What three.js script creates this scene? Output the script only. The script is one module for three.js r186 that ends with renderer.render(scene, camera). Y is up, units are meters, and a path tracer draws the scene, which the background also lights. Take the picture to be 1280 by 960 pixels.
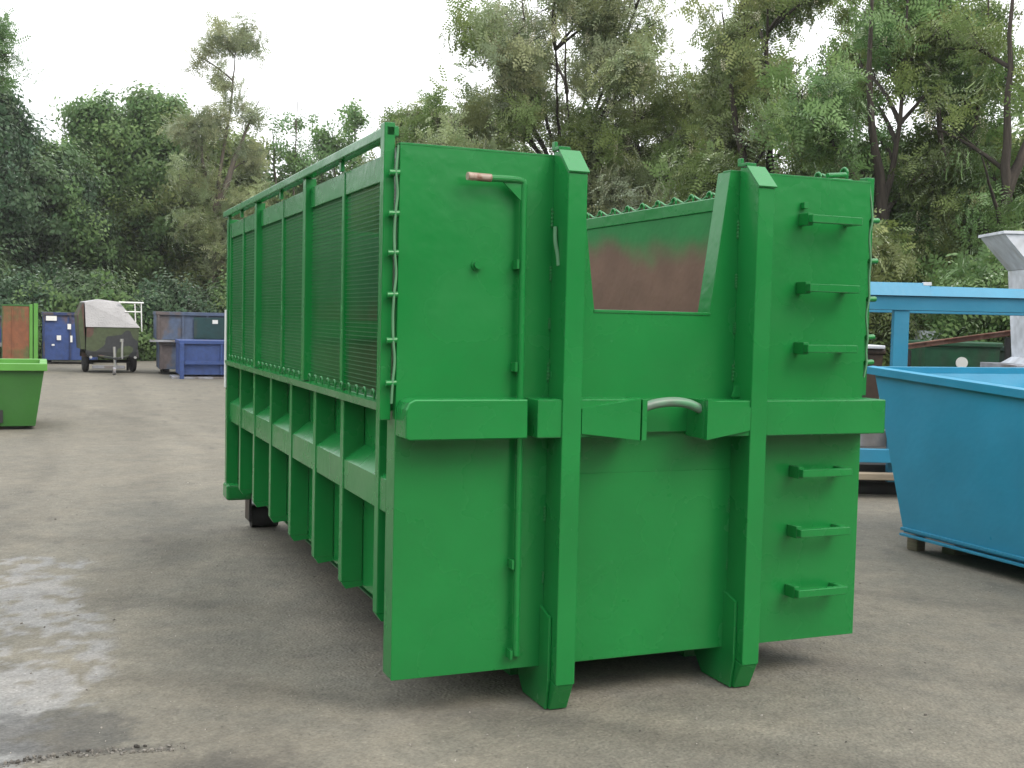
import * as THREE from 'three';
import { mergeGeometries, mergeVertices, toCreasedNormals } from 'three/addons/utils/BufferGeometryUtils.js';
import { RoundedBoxGeometry } from 'three/addons/geometries/RoundedBoxGeometry.js';
import { ConvexGeometry } from 'three/addons/geometries/ConvexGeometry.js';

/* ---------------------------------------------------------------- camera, sky, sun, exposure */
const scene = new THREE.Scene();
const camera = new THREE.PerspectiveCamera(37.25, 4 / 3, 0.1, 900);
{
  const yaw = 0.3923, pitch = -0.0559, roll = 0.0233;
  const fw = new THREE.Vector3(Math.sin(yaw) * Math.cos(pitch), Math.sin(pitch), -Math.cos(yaw) * Math.cos(pitch));
  const r0 = new THREE.Vector3(Math.cos(yaw), 0, Math.sin(yaw)), u0 = new THREE.Vector3().crossVectors(r0, fw);
  const r = r0.clone().multiplyScalar(Math.cos(roll)).addScaledVector(u0, Math.sin(roll));
  const u = r0.clone().multiplyScalar(-Math.sin(roll)).addScaledVector(u0, Math.cos(roll));
  camera.position.set(-1.3034, 1.6317, 4.3554);
  camera.quaternion.setFromRotationMatrix(new THREE.Matrix4().makeBasis(r, u, fw.clone().negate()));
}
const renderer = new THREE.WebGLRenderer({ antialias: true });
renderer.setSize(1024, 768);
renderer.toneMapping = THREE.LinearToneMapping;
renderer.toneMappingExposure = 1.6;
renderer.shadowMap.enabled = true;

function rng(seed) { let a = seed >>> 0; return () => { a = (a + 0x6D2B79F5) | 0; let t = Math.imul(a ^ (a >>> 15), 1 | a); t = (t + Math.imul(t ^ (t >>> 7), 61 | t)) ^ t; return ((t ^ (t >>> 14)) >>> 0) / 4294967296; }; }
function hash2(x, y, s) { let h = Math.imul(x, 374761393) ^ Math.imul(y, 668265263) ^ Math.imul(s, 2147483647 - 1013); h = Math.imul(h ^ (h >>> 13), 1274126177); return ((h ^ (h >>> 16)) >>> 0) / 4294967296; }
function vnoise(x, y, s, per = 0) {
  const xi = Math.floor(x), yi = Math.floor(y), fx = x - xi, fy = y - yi, sx = fx * fx * (3 - 2 * fx), sy = fy * fy * (3 - 2 * fy);
  const m = per ? (v) => ((v % per) + per) % per : (v) => v;
  const a = hash2(m(xi), m(yi), s), b = hash2(m(xi + 1), m(yi), s), c = hash2(m(xi), m(yi + 1), s), d = hash2(m(xi + 1), m(yi + 1), s);
  return a + (b - a) * sx + (c - a) * sy + (a - b - c + d) * sx * sy;
}
function fbm(x, y, s, oct, per = 0) { let v = 0, a = 0.5, n = 0; for (let o = 0; o < oct; o++) { v += a * vnoise(x, y, s + o * 17, per); n += a; a *= 0.5; x *= 2; y *= 2; per *= 2; } return v / n; }
const sstep = (a, b, x) => { const t = Math.min(1, Math.max(0, (x - a) / (b - a))); return t * t * (3 - 2 * t); };
const lerp = (a, b, t) => a + (b - a) * t;

{ // overcast sky: brighter towards the zenith, faint cloud structure all round
  const w = 256, h = 128, d = new Float32Array(w * h * 4);
  for (let j = 0; j < h; j++) for (let i = 0; i < w; i++) {
    const el = ((j + 0.5) / h - 0.5) * Math.PI, k = (j * w + i) * 4;
    const cloud = 0.94 + 0.12 * fbm(i / w * 8, j / h * 9, 5, 4, 8);
    let L = el > 0 ? (0.82 + 0.5 * Math.sin(el)) * cloud : 0.3;
    L *= 1.2;
    d[k] = L * 0.985; d[k + 1] = L; d[k + 2] = L * 1.03; d[k + 3] = 1;
  }
  const t = new THREE.DataTexture(d, w, h, THREE.RGBAFormat, THREE.FloatType);
  t.mapping = THREE.EquirectangularReflectionMapping; t.magFilter = t.minFilter = THREE.LinearFilter; t.needsUpdate = true;
  scene.background = t; scene.environment = t;
}
const sun = new THREE.DirectionalLight(0xfff1e0, 1.4);
sun.position.set(13, 23, 15); sun.target.position.set(1, 0, -4);
sun.castShadow = true; sun.shadow.radius = 60; sun.shadow.mapSize.set(2048, 2048);
Object.assign(sun.shadow.camera, { left: -35, right: 35, top: 35, bottom: -35, near: 1, far: 120 });
scene.add(sun, sun.target);

/* ---------------------------------------------------------------- helpers */
const V = (x, y, z) => new THREE.Vector3(x, y, z);
const taken = {};
function numbered(n) { if (!(n in taken)) { taken[n] = 0; return n; } taken[n]++; return `${n}_${String(taken[n]).padStart(3, '0')}`; }
function metricUV(g) {
  g = g.index ? g.toNonIndexed() : g;
  const p = g.attributes.position, n = g.attributes.normal, uv = new Float32Array(p.count * 2);
  for (let i = 0; i < p.count; i++) {
    const ax = Math.abs(n.getX(i)), ay = Math.abs(n.getY(i)), az = Math.abs(n.getZ(i));
    let a, b;
    if (ax >= ay && ax >= az) { a = p.getZ(i); b = p.getY(i); } else if (ay >= az) { a = p.getX(i); b = p.getZ(i); } else { a = p.getX(i); b = p.getY(i); }
    uv[2 * i] = a; uv[2 * i + 1] = b;
  }
  g.setAttribute('uv', new THREE.BufferAttribute(uv, 2));
  for (const k of Object.keys(g.attributes)) if (!['position', 'normal', 'uv', 'color'].includes(k)) g.deleteAttribute(k);
  return g;
}
function merge(gs) { gs = (Array.isArray(gs) ? gs : [gs]).map((g) => metricUV(g)); return gs.length > 1 ? mergeGeometries(gs) : gs[0]; }
function part(name, gs, mat, parent, label) {
  const m = new THREE.Mesh(merge(gs), mat); m.name = name; m.castShadow = m.receiveShadow = true;
  if (label) m.userData.label = label;
  parent.add(m); return m;
}
function dup(mesh, parent, x, y, z) { const m = mesh.clone(); m.position.set(x, y, z); parent.add(m); return m; }
function thing(name, label, category, pos = [0, 0, 0], turn = 0, group) {
  const o = new THREE.Group(); o.name = numbered(name); o.position.set(...pos); o.rotation.y = turn;
  o.userData = { label, category }; if (group) o.userData.group = group; scene.add(o); return o;
}
// axis-aligned box from corner to corner with small rounded edges
function bx(x0, x1, y0, y1, z0, z1, r = 0.004) {
  const w = x1 - x0, h = y1 - y0, d = z1 - z0; r = Math.min(r, 0.45 * Math.min(w, h, d));
  const g = r > 0.0005 ? new RoundedBoxGeometry(w, h, d, 1, r) : new THREE.BoxGeometry(w, h, d);
  g.translate((x0 + x1) / 2, (y0 + y1) / 2, (z0 + z1) / 2); return g;
}
function cyl(r, a, b, seg = 14, r2 = r) { const d = new THREE.Vector3().subVectors(b, a), g = new THREE.CylinderGeometry(r2, r, d.length(), seg); g.applyQuaternion(new THREE.Quaternion().setFromUnitVectors(V(0, 1, 0), d.clone().normalize())); g.translate((a.x + b.x) / 2, (a.y + b.y) / 2, (a.z + b.z) / 2); return g; }
function tubeG(pts, r, seg = 24, rad = 6, closed = false) { return new THREE.TubeGeometry(new THREE.CatmullRomCurve3(pts, closed), seg, r, rad, closed); }
// polygon in (a, b) extruded along an axis: 'z' -> (x,y), 'x' -> (z,y) from x0 to x1
function prism(poly, lo, hi, axis = 'z', bevel = 0.003) {
  const s = new THREE.Shape(poly.map(([a, b]) => new THREE.Vector2(axis === 'x' ? -a : a, b)));
  const g = new THREE.ExtrudeGeometry(s, { depth: hi - lo - 2 * bevel, bevelEnabled: bevel > 0, bevelSize: bevel, bevelThickness: bevel, bevelOffset: -bevel, bevelSegments: 1 });
  g.translate(0, 0, lo + bevel); if (axis === 'x') g.rotateY(Math.PI / 2);
  return g;
}
function hull(pts) { return new ConvexGeometry(pts.map((p) => V(...p))); }

/* ---------------------------------------------------------------- textures and materials */
function tex(size, fn, srgb, rep = 1) {
  const d = new Uint8Array(size * size * 4);
  for (let j = 0; j < size; j++) for (let i = 0; i < size; i++) { const c = fn(i / size, j / size), k = (j * size + i) * 4; d[k] = c[0] * 255; d[k + 1] = c[1] * 255; d[k + 2] = c[2] * 255; d[k + 3] = 255; }
  const t = new THREE.DataTexture(d, size, size); t.wrapS = t.wrapT = THREE.RepeatWrapping; t.magFilter = THREE.LinearFilter; t.minFilter = THREE.LinearMipmapLinearFilter;
  if (srgb) t.colorSpace = THREE.SRGBColorSpace; t.repeat.set(rep, rep); t.needsUpdate = true; return t;
}
const C = (r, g, b) => new THREE.Color().setRGB(r, g, b);
const clamp1 = (v) => Math.min(1, Math.max(0, v));
// faint blotches and specks of a sprayed and handled coat
const coatMap = tex(512, (u, v) => {
  const a = fbm(u * 5, v * 5, 11, 5, 5), b = vnoise(u * 180, v * 180, 77, 180), c = fbm(u * 14, v * 14, 31, 3, 14);
  let m = 0.9 + 0.1 * (a - 0.5) * 2 * 0.6 + 0.03 * (c - 0.5); if (b > 0.985) m *= 0.9;
  m = clamp1(m); return [m, m, clamp1(m * 1.01)];
}, true, 0.55);
const coatRough = tex(256, (u, v) => { const a = fbm(u * 6, v * 6, 41, 5, 6); const m = 0.45 + 0.5 * a; return [m, m, m]; }, false, 0.7);
const coatBump = tex(512, (u, v) => { const a = fbm(u * 3, v * 3, 51, 3, 3), b = fbm(u * 60, v * 60, 52, 2, 60); const m = clamp1(0.85 * a + 0.15 * b); return [m, m, m]; }, false, 0.5);
function paint(r, g, b, o = {}) {
  return new THREE.MeshPhysicalMaterial({ color: C(r / 0.9, g / 0.9, b / 0.9), map: coatMap, roughness: o.rough ?? 0.62, roughnessMap: coatRough, bumpMap: coatBump, bumpScale: o.bump ?? 0.006, clearcoat: o.coat ?? 0.25, clearcoatRoughness: 0.25, metalness: 0 });
}
const wornMap = (base, rust, amt, seed, scale) => tex(512, (u, v) => {
  const n = fbm(u * scale, v * scale, seed, 6, scale), s = fbm(u * scale * 4, v * scale * 0.5, seed + 3, 4, scale), k = sstep(1 - amt - 0.08, 1 - amt + 0.08, 0.65 * n + 0.35 * s + 0.12), f = 0.88 + 0.24 * fbm(u * 24, v * 24, seed + 9, 3, 24);
  return [0, 1, 2].map((i) => clamp1(lerp(base[i], rust[i], k) * f));
}, true, 0.5);
function worn(base, rust, amt, seed, o = {}) { return new THREE.MeshPhysicalMaterial({ map: wornMap(base, rust, amt, seed, o.scale ?? 4), roughness: o.rough ?? 0.75, roughnessMap: coatRough, bumpMap: coatBump, bumpScale: o.bump ?? 0.01, clearcoat: o.coat ?? 0 }); }

const M = {
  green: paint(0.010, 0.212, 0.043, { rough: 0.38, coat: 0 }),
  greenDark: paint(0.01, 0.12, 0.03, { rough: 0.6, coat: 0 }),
  hookSteel: worn([0.32, 0.56, 0.4], [0.4, 0.46, 0.42], 0.4, 301, { rough: 0.5, bump: 0.002 }),
  rustGrip: worn([0.42, 0.25, 0.18], [0.66, 0.6, 0.55], 0.4, 311, { scale: 24, bump: 0.002 }),
  rope: new THREE.MeshStandardMaterial({ color: C(0.1, 0.25, 0.13), roughness: 0.85 }),
  black: new THREE.MeshStandardMaterial({ color: C(0.02, 0.02, 0.02), roughness: 0.7 }),
  rubber: new THREE.MeshStandardMaterial({ color: C(0.025, 0.025, 0.025), roughness: 0.85 }),
  skyBlue: paint(0.026, 0.26, 0.42, { rough: 0.55, coat: 0 }),
  frameBlue: paint(0.03, 0.23, 0.37, { rough: 0.6, coat: 0 }),
  navy: worn([0.16, 0.22, 0.38], [0.3, 0.27, 0.28], 0.3, 401),
  slate: worn([0.3, 0.36, 0.46], [0.36, 0.33, 0.33], 0.35, 411),
  cobalt: worn([0.2, 0.29, 0.5], [0.36, 0.3, 0.34], 0.22, 421),
  teal: worn([0.09, 0.24, 0.25], [0.2, 0.25, 0.24], 0.25, 431),
  limeRim: paint(0.1, 0.32, 0.05, { rough: 0.7, coat: 0 }),
  limeBody: paint(0.035, 0.15, 0.025, { rough: 0.7, coat: 0 }),
  rustPanel: worn([0.48, 0.3, 0.2], [0.34, 0.36, 0.2], 0.3, 441),
  rustBeam: worn([0.4, 0.24, 0.18], [0.5, 0.36, 0.3], 0.4, 451, { scale: 8 }),
  white: worn([0.8, 0.82, 0.85], [0.72, 0.73, 0.74], 0.25, 461, { rough: 0.7, bump: 0.002 }),
  greyPaint: worn([0.56, 0.57, 0.6], [0.45, 0.43, 0.42], 0.3, 471),
  chrome: new THREE.MeshStandardMaterial({ color: C(0.62, 0.62, 0.6), roughness: 0.35, metalness: 0.8 }),
  plainWhite: new THREE.MeshStandardMaterial({ color: C(0.75, 0.76, 0.74), roughness: 0.6 }),
  binGreen: worn([0.1, 0.3, 0.2], [0.16, 0.27, 0.2], 0.3, 481),
  darkSteel: worn([0.16, 0.16, 0.16], [0.28, 0.22, 0.18], 0.35, 491),
  timber: new THREE.MeshStandardMaterial({ map: tex(256, (u, v) => { const g = fbm(u * 3, v * 60, 61, 4, 3), m = 0.42 + 0.25 * g; return [m, m * 0.92, m * 0.8]; }, true, 1), roughness: 0.9 }),
  tarp: new THREE.MeshStandardMaterial({ map: tex(256, (u, v) => { const g = fbm(u * 4, v * 4, 71, 5, 4), m = 0.56 + 0.16 * g; return [m, m, m * 1.01]; }, true, 0.5), roughness: 0.7, bumpMap: coatBump, bumpScale: 0.05 }),
  camo: new THREE.MeshStandardMaterial({ map: tex(256, (u, v) => { const a = fbm(u * 4, v * 4, 81, 2, 4), b = fbm(u * 3, v * 3, 91, 2, 3); let c = [0.27, 0.31, 0.22]; if (a > 0.56) c = [0.2, 0.21, 0.22]; else if (b > 0.58) c = [0.33, 0.25, 0.22]; const f = 0.9 + 0.2 * fbm(u * 30, v * 30, 5, 2, 30); return c.map((x) => clamp1(x * f)); }, true, 0.6), roughness: 0.85 }),
};

/* ---------------------------------------------------------------- ground: one sheet out to the horizon */
{
  const axis = (segs) => { const out = []; for (const [a, b, st] of segs) { const n = Math.max(1, Math.round((b - a) / st)); for (let i = 0; i < n; i++) out.push(a + (b - a) * i / n); } out.push(segs[segs.length - 1][1]); return out; };
  const xs = axis([[-400, -60, 60], [-60, -14, 2], [-14, -4, 0.3], [-4, -2.3, 0.07], [-2.3, -0.3, 0.035], [-0.3, 5.5, 0.07], [5.5, 20, 0.35], [20, 60, 2], [60, 400, 60]]);
  const zs = axis([[-500, -90, 60], [-90, -44, 3], [-44, -12, 0.4], [-12, -5, 0.16], [-5, -4.2, 0.07], [-4.2, 0.6, 0.035], [0.6, 3.2, 0.07], [3.2, 8, 0.4], [8, 60, 5], [60, 200, 50]]);
  const nx = xs.length, nz = zs.length, pos = new Float32Array(nx * nz * 3), uv = new Float32Array(nx * nz * 2), col = new Float32Array(nx * nz * 3), nor = new Float32Array(nx * nz * 3);
  for (let j = 0; j < nz; j++) for (let i = 0; i < nx; i++) {
    const k = j * nx + i, x = xs[i], z = zs[j];
    pos[3 * k] = x; pos[3 * k + 2] = z; nor[3 * k + 1] = 1; uv[2 * k] = x; uv[2 * k + 1] = -z;
    // dusty worn paving: patches, wheel-worn lanes running back down the yard
    let m = 1 + 0.24 * (fbm(x * 0.3 + 9, z * 0.3, 101, 4) - 0.5) + 0.1 * (fbm(x * 1.6, z * 1.6, 111, 4) - 0.5) + 0.1 * (fbm(x * 7, z * 7, 115, 3) - 0.5);
    // tyre tracks: pairs of curved wheel lines, dragged dust and rubber
    for (const [cx, cz, R0, wd, a] of [[-16, -9.5, 14.8, 0.14, -0.13], [-16, -9.5, 15.15, 0.1, -0.1], [-16, -9.5, 16.5, 0.16, -0.12], [-16, -9.5, 16.9, 0.1, 0.1], [-9, 12, 15.2, 0.1, -0.24], [-9, 12, 15.42, 0.06, 0.12], [-9, 12, 16.5, 0.13, -0.22], [-9, 12, 14.3, 0.12, -0.18], [-9, 12, 18.1, 0.16, -0.16], [20, 6, 22.5, 0.12, -0.1], [20, 6, 24.1, 0.12, -0.1]]) { const q = (Math.hypot(x - cx, z - cz) + 0.12 * (fbm(x * 0.9, z * 0.9, 127, 2) - 0.5) - R0) / wd; if (Math.abs(q) < 3) m += a * Math.exp(-q * q) * (0.35 + 1.1 * fbm(x * 3, z * 3, 129, 3)); }
    const lane = x + 0.035 * (z + 10) + 0.5 * (fbm(3.3, z * 0.12, 121, 2) - 0.5);
    for (const [c0, w, a] of [[-0.9, 0.22, 0.12], [-0.2, 0.18, -0.1], [0.35, 0.3, 0.14], [-2.1, 0.35, 0.1], [-3.2, 0.3, -0.08]]) m += a * Math.exp(-(((lane - c0) / w) ** 2)) * (0.4 + 0.9 * fbm(x * 2.5, z * 0.7, 131, 3));
    let r = 0.15 * m, g = 0.14 * m, b = 0.112 * m;
    const mix = (t, R, G, B) => { r = lerp(r, R, t); g = lerp(g, G, t); b = lerp(b, B, t); };
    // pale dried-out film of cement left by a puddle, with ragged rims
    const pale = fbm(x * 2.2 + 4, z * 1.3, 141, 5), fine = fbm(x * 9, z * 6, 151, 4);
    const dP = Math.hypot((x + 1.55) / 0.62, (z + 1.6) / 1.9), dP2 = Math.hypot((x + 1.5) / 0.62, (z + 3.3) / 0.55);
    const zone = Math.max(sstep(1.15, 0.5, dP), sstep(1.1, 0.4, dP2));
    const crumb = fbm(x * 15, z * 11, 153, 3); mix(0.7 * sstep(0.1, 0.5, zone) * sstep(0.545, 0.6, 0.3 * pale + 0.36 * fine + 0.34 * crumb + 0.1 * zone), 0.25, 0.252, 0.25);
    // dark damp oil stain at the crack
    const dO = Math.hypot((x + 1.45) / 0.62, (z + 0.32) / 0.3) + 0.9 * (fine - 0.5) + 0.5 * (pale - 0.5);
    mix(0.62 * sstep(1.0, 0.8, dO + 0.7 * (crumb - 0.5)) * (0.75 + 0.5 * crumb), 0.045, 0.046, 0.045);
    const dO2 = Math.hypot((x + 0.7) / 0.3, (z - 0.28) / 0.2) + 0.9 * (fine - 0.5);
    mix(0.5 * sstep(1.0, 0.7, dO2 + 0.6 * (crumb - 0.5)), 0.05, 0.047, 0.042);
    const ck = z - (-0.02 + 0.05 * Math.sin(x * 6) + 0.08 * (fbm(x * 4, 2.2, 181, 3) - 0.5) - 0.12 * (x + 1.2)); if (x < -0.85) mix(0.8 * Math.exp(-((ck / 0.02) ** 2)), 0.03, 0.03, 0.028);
    // small oil drips
    const dr = fbm(x * 5 + 7, z * 5, 161, 3); mix(0.35 * sstep(0.74, 0.82, dr), 0.065, 0.06, 0.055);
    // earth and leaf litter under the trees
    const edge = Math.max(-35.2 - z, x - 7.4 - 0.5 * Math.max(0, z + 14)) + 2.2 * (fbm(x * 0.5, z * 0.5, 171, 4) - 0.5);
    mix(sstep(-0.3, 0.9, edge), 0.075 * (0.7 + 0.6 * fine), 0.075 * (0.7 + 0.6 * fine), 0.04);
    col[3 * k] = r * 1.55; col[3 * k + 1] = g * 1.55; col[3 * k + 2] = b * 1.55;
  }
  const idx = []; for (let j = 0; j < nz - 1; j++) for (let i = 0; i < nx - 1; i++) { const a = j * nx + i, b = a + 1, c = a + nx, d = c + 1; idx.push(a, c, b, b, c, d); }
  const g = new THREE.BufferGeometry();
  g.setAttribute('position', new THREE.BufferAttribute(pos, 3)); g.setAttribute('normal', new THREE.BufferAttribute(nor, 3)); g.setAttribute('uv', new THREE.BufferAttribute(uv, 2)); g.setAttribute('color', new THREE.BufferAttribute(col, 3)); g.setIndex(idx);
  // fine aggregate: grains, dust, specks, hairlines
  const grit = tex(2048, (u, v) => {
    const a = fbm(u * 24, v * 24, 201, 4, 24), b = vnoise(u * 420, v * 420, 211, 420), c = vnoise(u * 900, v * 900, 221, 900), e = fbm(u * 80, v * 80, 231, 3, 80);
    let m = 0.8 + 0.1 * (a - 0.5) + 0.12 * (b - 0.5) + 0.1 * (c - 0.5) + 0.11 * (e - 0.5);
    if (b > 0.965) m += 0.12; if (b < 0.03) m -= 0.2;
    const w = 0.02 * (a - 0.5); return [clamp1(m + w), clamp1(m), clamp1(m - w)];
  }, true, 1 / 4.3);
  const gritBump = tex(1024, (u, v) => { const m = 0.5 * fbm(u * 40, v * 40, 241, 4, 40) + 0.5 * vnoise(u * 300, v * 300, 251, 300); return [m, m, m]; }, false, 1 / 2.9);
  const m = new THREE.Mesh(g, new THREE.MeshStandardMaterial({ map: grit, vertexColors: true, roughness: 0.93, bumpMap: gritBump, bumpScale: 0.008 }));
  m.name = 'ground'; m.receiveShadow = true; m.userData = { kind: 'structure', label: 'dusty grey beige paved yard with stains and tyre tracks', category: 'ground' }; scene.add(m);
}

/* ---------------------------------------------------------------- the green roll-off container */
{
  const W = 2.3, L = 4.36, B = 0.167, T = 2.315;
  const K = thing('roll_off_container', 'large glossy green hook lift container with wire mesh side and notched front', 'container');
  // front sheet with its trapezoid notch
  const front = part('front_panel', prism([[0, B], [W, B], [W, T], [1.525, T], [1.44, 1.68], [0.87, 1.68], [0.785, T], [0, T]], -0.006, 0, 'z', 0.0015), M.green, K);
  part('lower_sheet', bx(0.752, 1.578, B + 0.004, 0.985, 0.001, 0.006, 0.0015), M.green, K);
  // folded flanges round the notch
  const fl = (a, b, n, d) => { const [nx, ny] = n; return hull([[a[0], a[1], -0.004], [b[0], b[1], -0.004], [a[0], a[1], -d], [b[0], b[1], -d], [a[0] + nx, a[1] + ny, -0.004], [b[0] + nx, b[1] + ny, -0.004], [a[0] + nx, a[1] + ny, -d], [b[0] + nx, b[1] + ny, -d]]); };
  part('notch_flange', fl([1.525, T], [1.44, 1.68], [0.006, 0], 0.1), M.green, front);
  part('notch_flange', fl([0.785, T], [0.87, 1.68], [-0.006, 0], 0.1), M.green, front);
  part('notch_sill', bx(0.866, 1.444, 1.672, 1.686, -0.07, 0.004, 0.003), M.green, front);
  part('top_flange', bx(0.0, 0.786, T - 0.004, T + 0.006, -0.06, 0.001, 0.002), M.green, front);
  part('top_flange', bx(1.524, W, T - 0.004, T + 0.006, -0.06, 0.001, 0.002), M.green, front);
  part('corner_column', bx(0.001, 0.065, B, T - 0.006, -0.125, -0.0065, 0.005), M.green, K);
  part('corner_column', bx(W - 0.065, W - 0.001, B, T - 0.006, -0.125, -0.0065, 0.005), M.green, K);

  // two upright hook-frame posts with bevelled heads and tapered feet
  for (const xc of [0.7065, 1.6175]) {
    const post = part('front_post', prism([[0.001, 0.16], [0.15, 0.125], [0.15, 2.232], [0.055, 2.325], [0.001, 2.335]], xc - 0.043, xc + 0.043, 'x', 0.003), M.green, K);
    part('head_plate', hull([[xc - 0.047, 2.234, 0.155], [xc + 0.047, 2.234, 0.155], [xc - 0.047, 2.33, 0.057], [xc + 0.047, 2.33, 0.057], [xc - 0.047, 2.24, 0.159], [xc + 0.047, 2.24, 0.159], [xc - 0.047, 2.336, 0.061], [xc + 0.047, 2.336, 0.061]]), M.green, post);
    part('rope_cleat', [bx(xc - 0.045, xc + 0.01, 2.337, 2.352, 0.0, 0.05, 0.003), bx(xc - 0.045, xc - 0.03, 2.34, 2.375, -0.02, 0.01, 0.003)], M.green, post);
    part('skid_shoe', prism([[0.002, 0.43], [0.1, 0.4], [0.1, 0.13], [0.075, 0.004], [-0.16, 0.004], [-0.3, 0.165], [-0.008, 0.165], [0.002, 0.168]], xc - 0.058, xc - 0.044, 'x', 0.003), M.green, K);
    part('skid_shoe', prism([[0.001, 0.158], [0.146, 0.122], [0.09, 0.006], [-0.16, 0.006], [-0.3, 0.165]], xc - 0.0435, xc + 0.04, 'x', 0.003), M.green, K);
    for (const [i, y] of [0.55, 0.82, 1.42, 1.62, 1.83, 2.06].entries()) { const l = 0.05 + 0.03 * ((i * 7) % 3) / 2; part('weld_bead', [0, 1, 2, 3, 4].map((k) => new THREE.SphereGeometry(0.0065, 6, 5).scale(1, 0.75 * l / 0.04, 1).translate(xc - 0.046, y + l * (k - 2) / 5, 0.004)), M.green, post); }
    part('runner', bx(xc - 0.06, xc + 0.06, 0.03, 0.24, -L + 0.1, -0.31, 0.006), M.green, K);
  }
  // cross beam in two lengths, the lock rod passes through the gap between them
  part('cross_beam', [prism([[0.0, 1.165], [0.0, 1.275], [0.012, 1.302], [0.035, 1.315], [0.512, 1.313], [0.514, 1.155], [0.012, 1.155]], 0.001, 0.142, 'z', 0.005)], M.green, K);
  part('cross_beam', [bx(0.556, 1.03, 1.155, 1.313, 0.001, 0.142, 0.006), bx(1.325, 2.322, 1.146, 1.304, 0.001, 0.1415, 0.006), bx(1.029, 1.326, 1.16, 1.306, 0.001, 0.035, 0.004)], M.green, K);
  // hook pocket: two flared cheek plates and the arched lifting bar
  part('hook_cheek', hull([[0.752, 1.275, 0.15], [0.752, 1.172, 0.15], [1.0, 1.318, 0.195], [1.0, 1.145, 0.195], [0.752, 1.275, 0.141], [0.752, 1.172, 0.141], [1.0, 1.318, 0.141], [1.0, 1.145, 0.141]]), M.green, K);
  part('hook_cheek', hull([[1.573, 1.275, 0.15], [1.573, 1.172, 0.15], [1.325, 1.312, 0.195], [1.325, 1.14, 0.195], [1.573, 1.275, 0.141], [1.573, 1.172, 0.141], [1.325, 1.312, 0.141], [1.325, 1.14, 0.141]]), M.green, K);
  part('pocket_side', bx(1.008, 1.032, 1.142, 1.316, 0.03, 0.196, 0.003), M.green, K);
  part('pocket_side', bx(1.32, 1.334, 1.142, 1.31, 0.03, 0.17, 0.003), M.green, K);
  part('lifting_bar', tubeG([V(1.03, 1.272, 0.135), V(1.1, 1.292, 0.137), V(1.178, 1.3, 0.138), V(1.26, 1.292, 0.137), V(1.325, 1.268, 0.135)], 0.021, 28, 12), M.hookSteel, K, 'pale worn steel lifting bar');
  part('small_lug', hull([[1.535, 1.315, 0.05], [1.575, 1.315, 0.05], [1.55, 1.365, 0.05], [1.575, 1.365, 0.05], [1.535, 1.315, 0.06], [1.575, 1.315, 0.06], [1.55, 1.365, 0.06], [1.575, 1.365, 0.06]]), M.green, K);

  // door lock rod with crank handle
  const rod = part('lock_rod', [cyl(0.0145, V(0.528, 0.235, 0.038), V(0.515, 2.175, 0.038), 12), tubeG([V(0.515, 2.17, 0.038), V(0.514, 2.193, 0.039), V(0.5, 2.2, 0.04), V(0.36, 2.2, 0.05)], 0.0145, 14, 10)], M.green, K);
  part('handle_gusset', prism([[0.42, 2.19], [0.505, 2.19], [0.505, 2.115]], 0.036, 0.044, 'z', 0.001), M.green, rod);
  part('handle_grip', cyl(0.0165, V(0.262, 2.2, 0.058), V(0.365, 2.2, 0.05), 12), M.rustGrip, rod, 'rust stained bare handle grip');
  for (const [y, xx] of [[0.24, 0.528], [1.44, 0.52], [0.62, 0.526], [1.86, 0.517]]) part('rod_keeper', [bx(xx - 0.03, xx + 0.03, y - 0.02, y + 0.02, 0.001, 0.022, 0.003), bx(xx - 0.03, xx - 0.018, y - 0.02, y + 0.02, 0.02, 0.052, 0.003)], M.green, K);
  part('stop_bolt', [cyl(0.017, V(0.33, 1.852, 0.0), V(0.33, 1.852, 0.028), 12), cyl(0.024, V(0.33, 1.852, 0.0), V(0.33, 1.852, 0.008), 12)], M.green, K);

  // ladder rungs folded from flat bar
  for (const y of [2.12, 1.81, 1.535, 0.965, 0.69, 0.41]) part('ladder_rung', [bx(1.895, 2.175, y - 0.018, y + 0.018, 0.075, 0.108, 0.004), bx(1.895, 1.925, y - 0.028, y + 0.028, 0.001, 0.0745, 0.004), bx(2.145, 2.175, y - 0.018, y + 0.018, 0.001, 0.0745, 0.004)], M.green, K);
  part('rung_bracket', bx(1.905, 1.93, 2.17, 2.2, 0.001, 0.03, 0.003), M.green, K);

  // left side, lower half: sheet, ribs, sloped stringer
  const sheet = part('left_side_sheet', [bx(0.1, 0.106, 0.36, 1.25, -L + 0.03, -0.13, 0.001), hull([[0.1, 0.361, -0.13], [0.1, 0.361, -L + 0.03], [0.26, 0.24, -0.13], [0.26, 0.24, -L + 0.03], [0.106, 0.361, -0.13], [0.106, 0.361, -L + 0.03], [0.266, 0.24, -0.13], [0.266, 0.24, -L + 0.03]])], M.green, K);
  part('side_stringer', prism([[0.099, 1.035], [0.002, 0.965], [0.002, 0.832], [0.099, 0.845]], -L + 0.04, -0.126, 'z', 0.002), M.green, sheet);
  for (const z of [-0.25, -0.86, -1.44, -2.05, -2.66, -3.25, -3.82]) part('side_rib', [bx(-0.003, 0.099, 0.385, 1.249, z - 0.03, z + 0.03, 0.004), hull([[-0.003, 0.386, z - 0.03], [-0.003, 0.386, z + 0.03], [0.02, 0.352, z - 0.03], [0.02, 0.352, z + 0.03], [0.099, 0.386, z - 0.03], [0.099, 0.386, z + 0.03], [0.099, 0.362, z - 0.03], [0.099, 0.362, z + 0.03]])], M.green, K);
  const rail = part('middle_rail', prism([[-0.03, 1.25], [-0.036, 1.284], [0.02, 1.29], [0.106, 1.29], [0.106, 1.25]], -L + 0.01, -0.127, 'z', 0.004), M.green, K);
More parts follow.
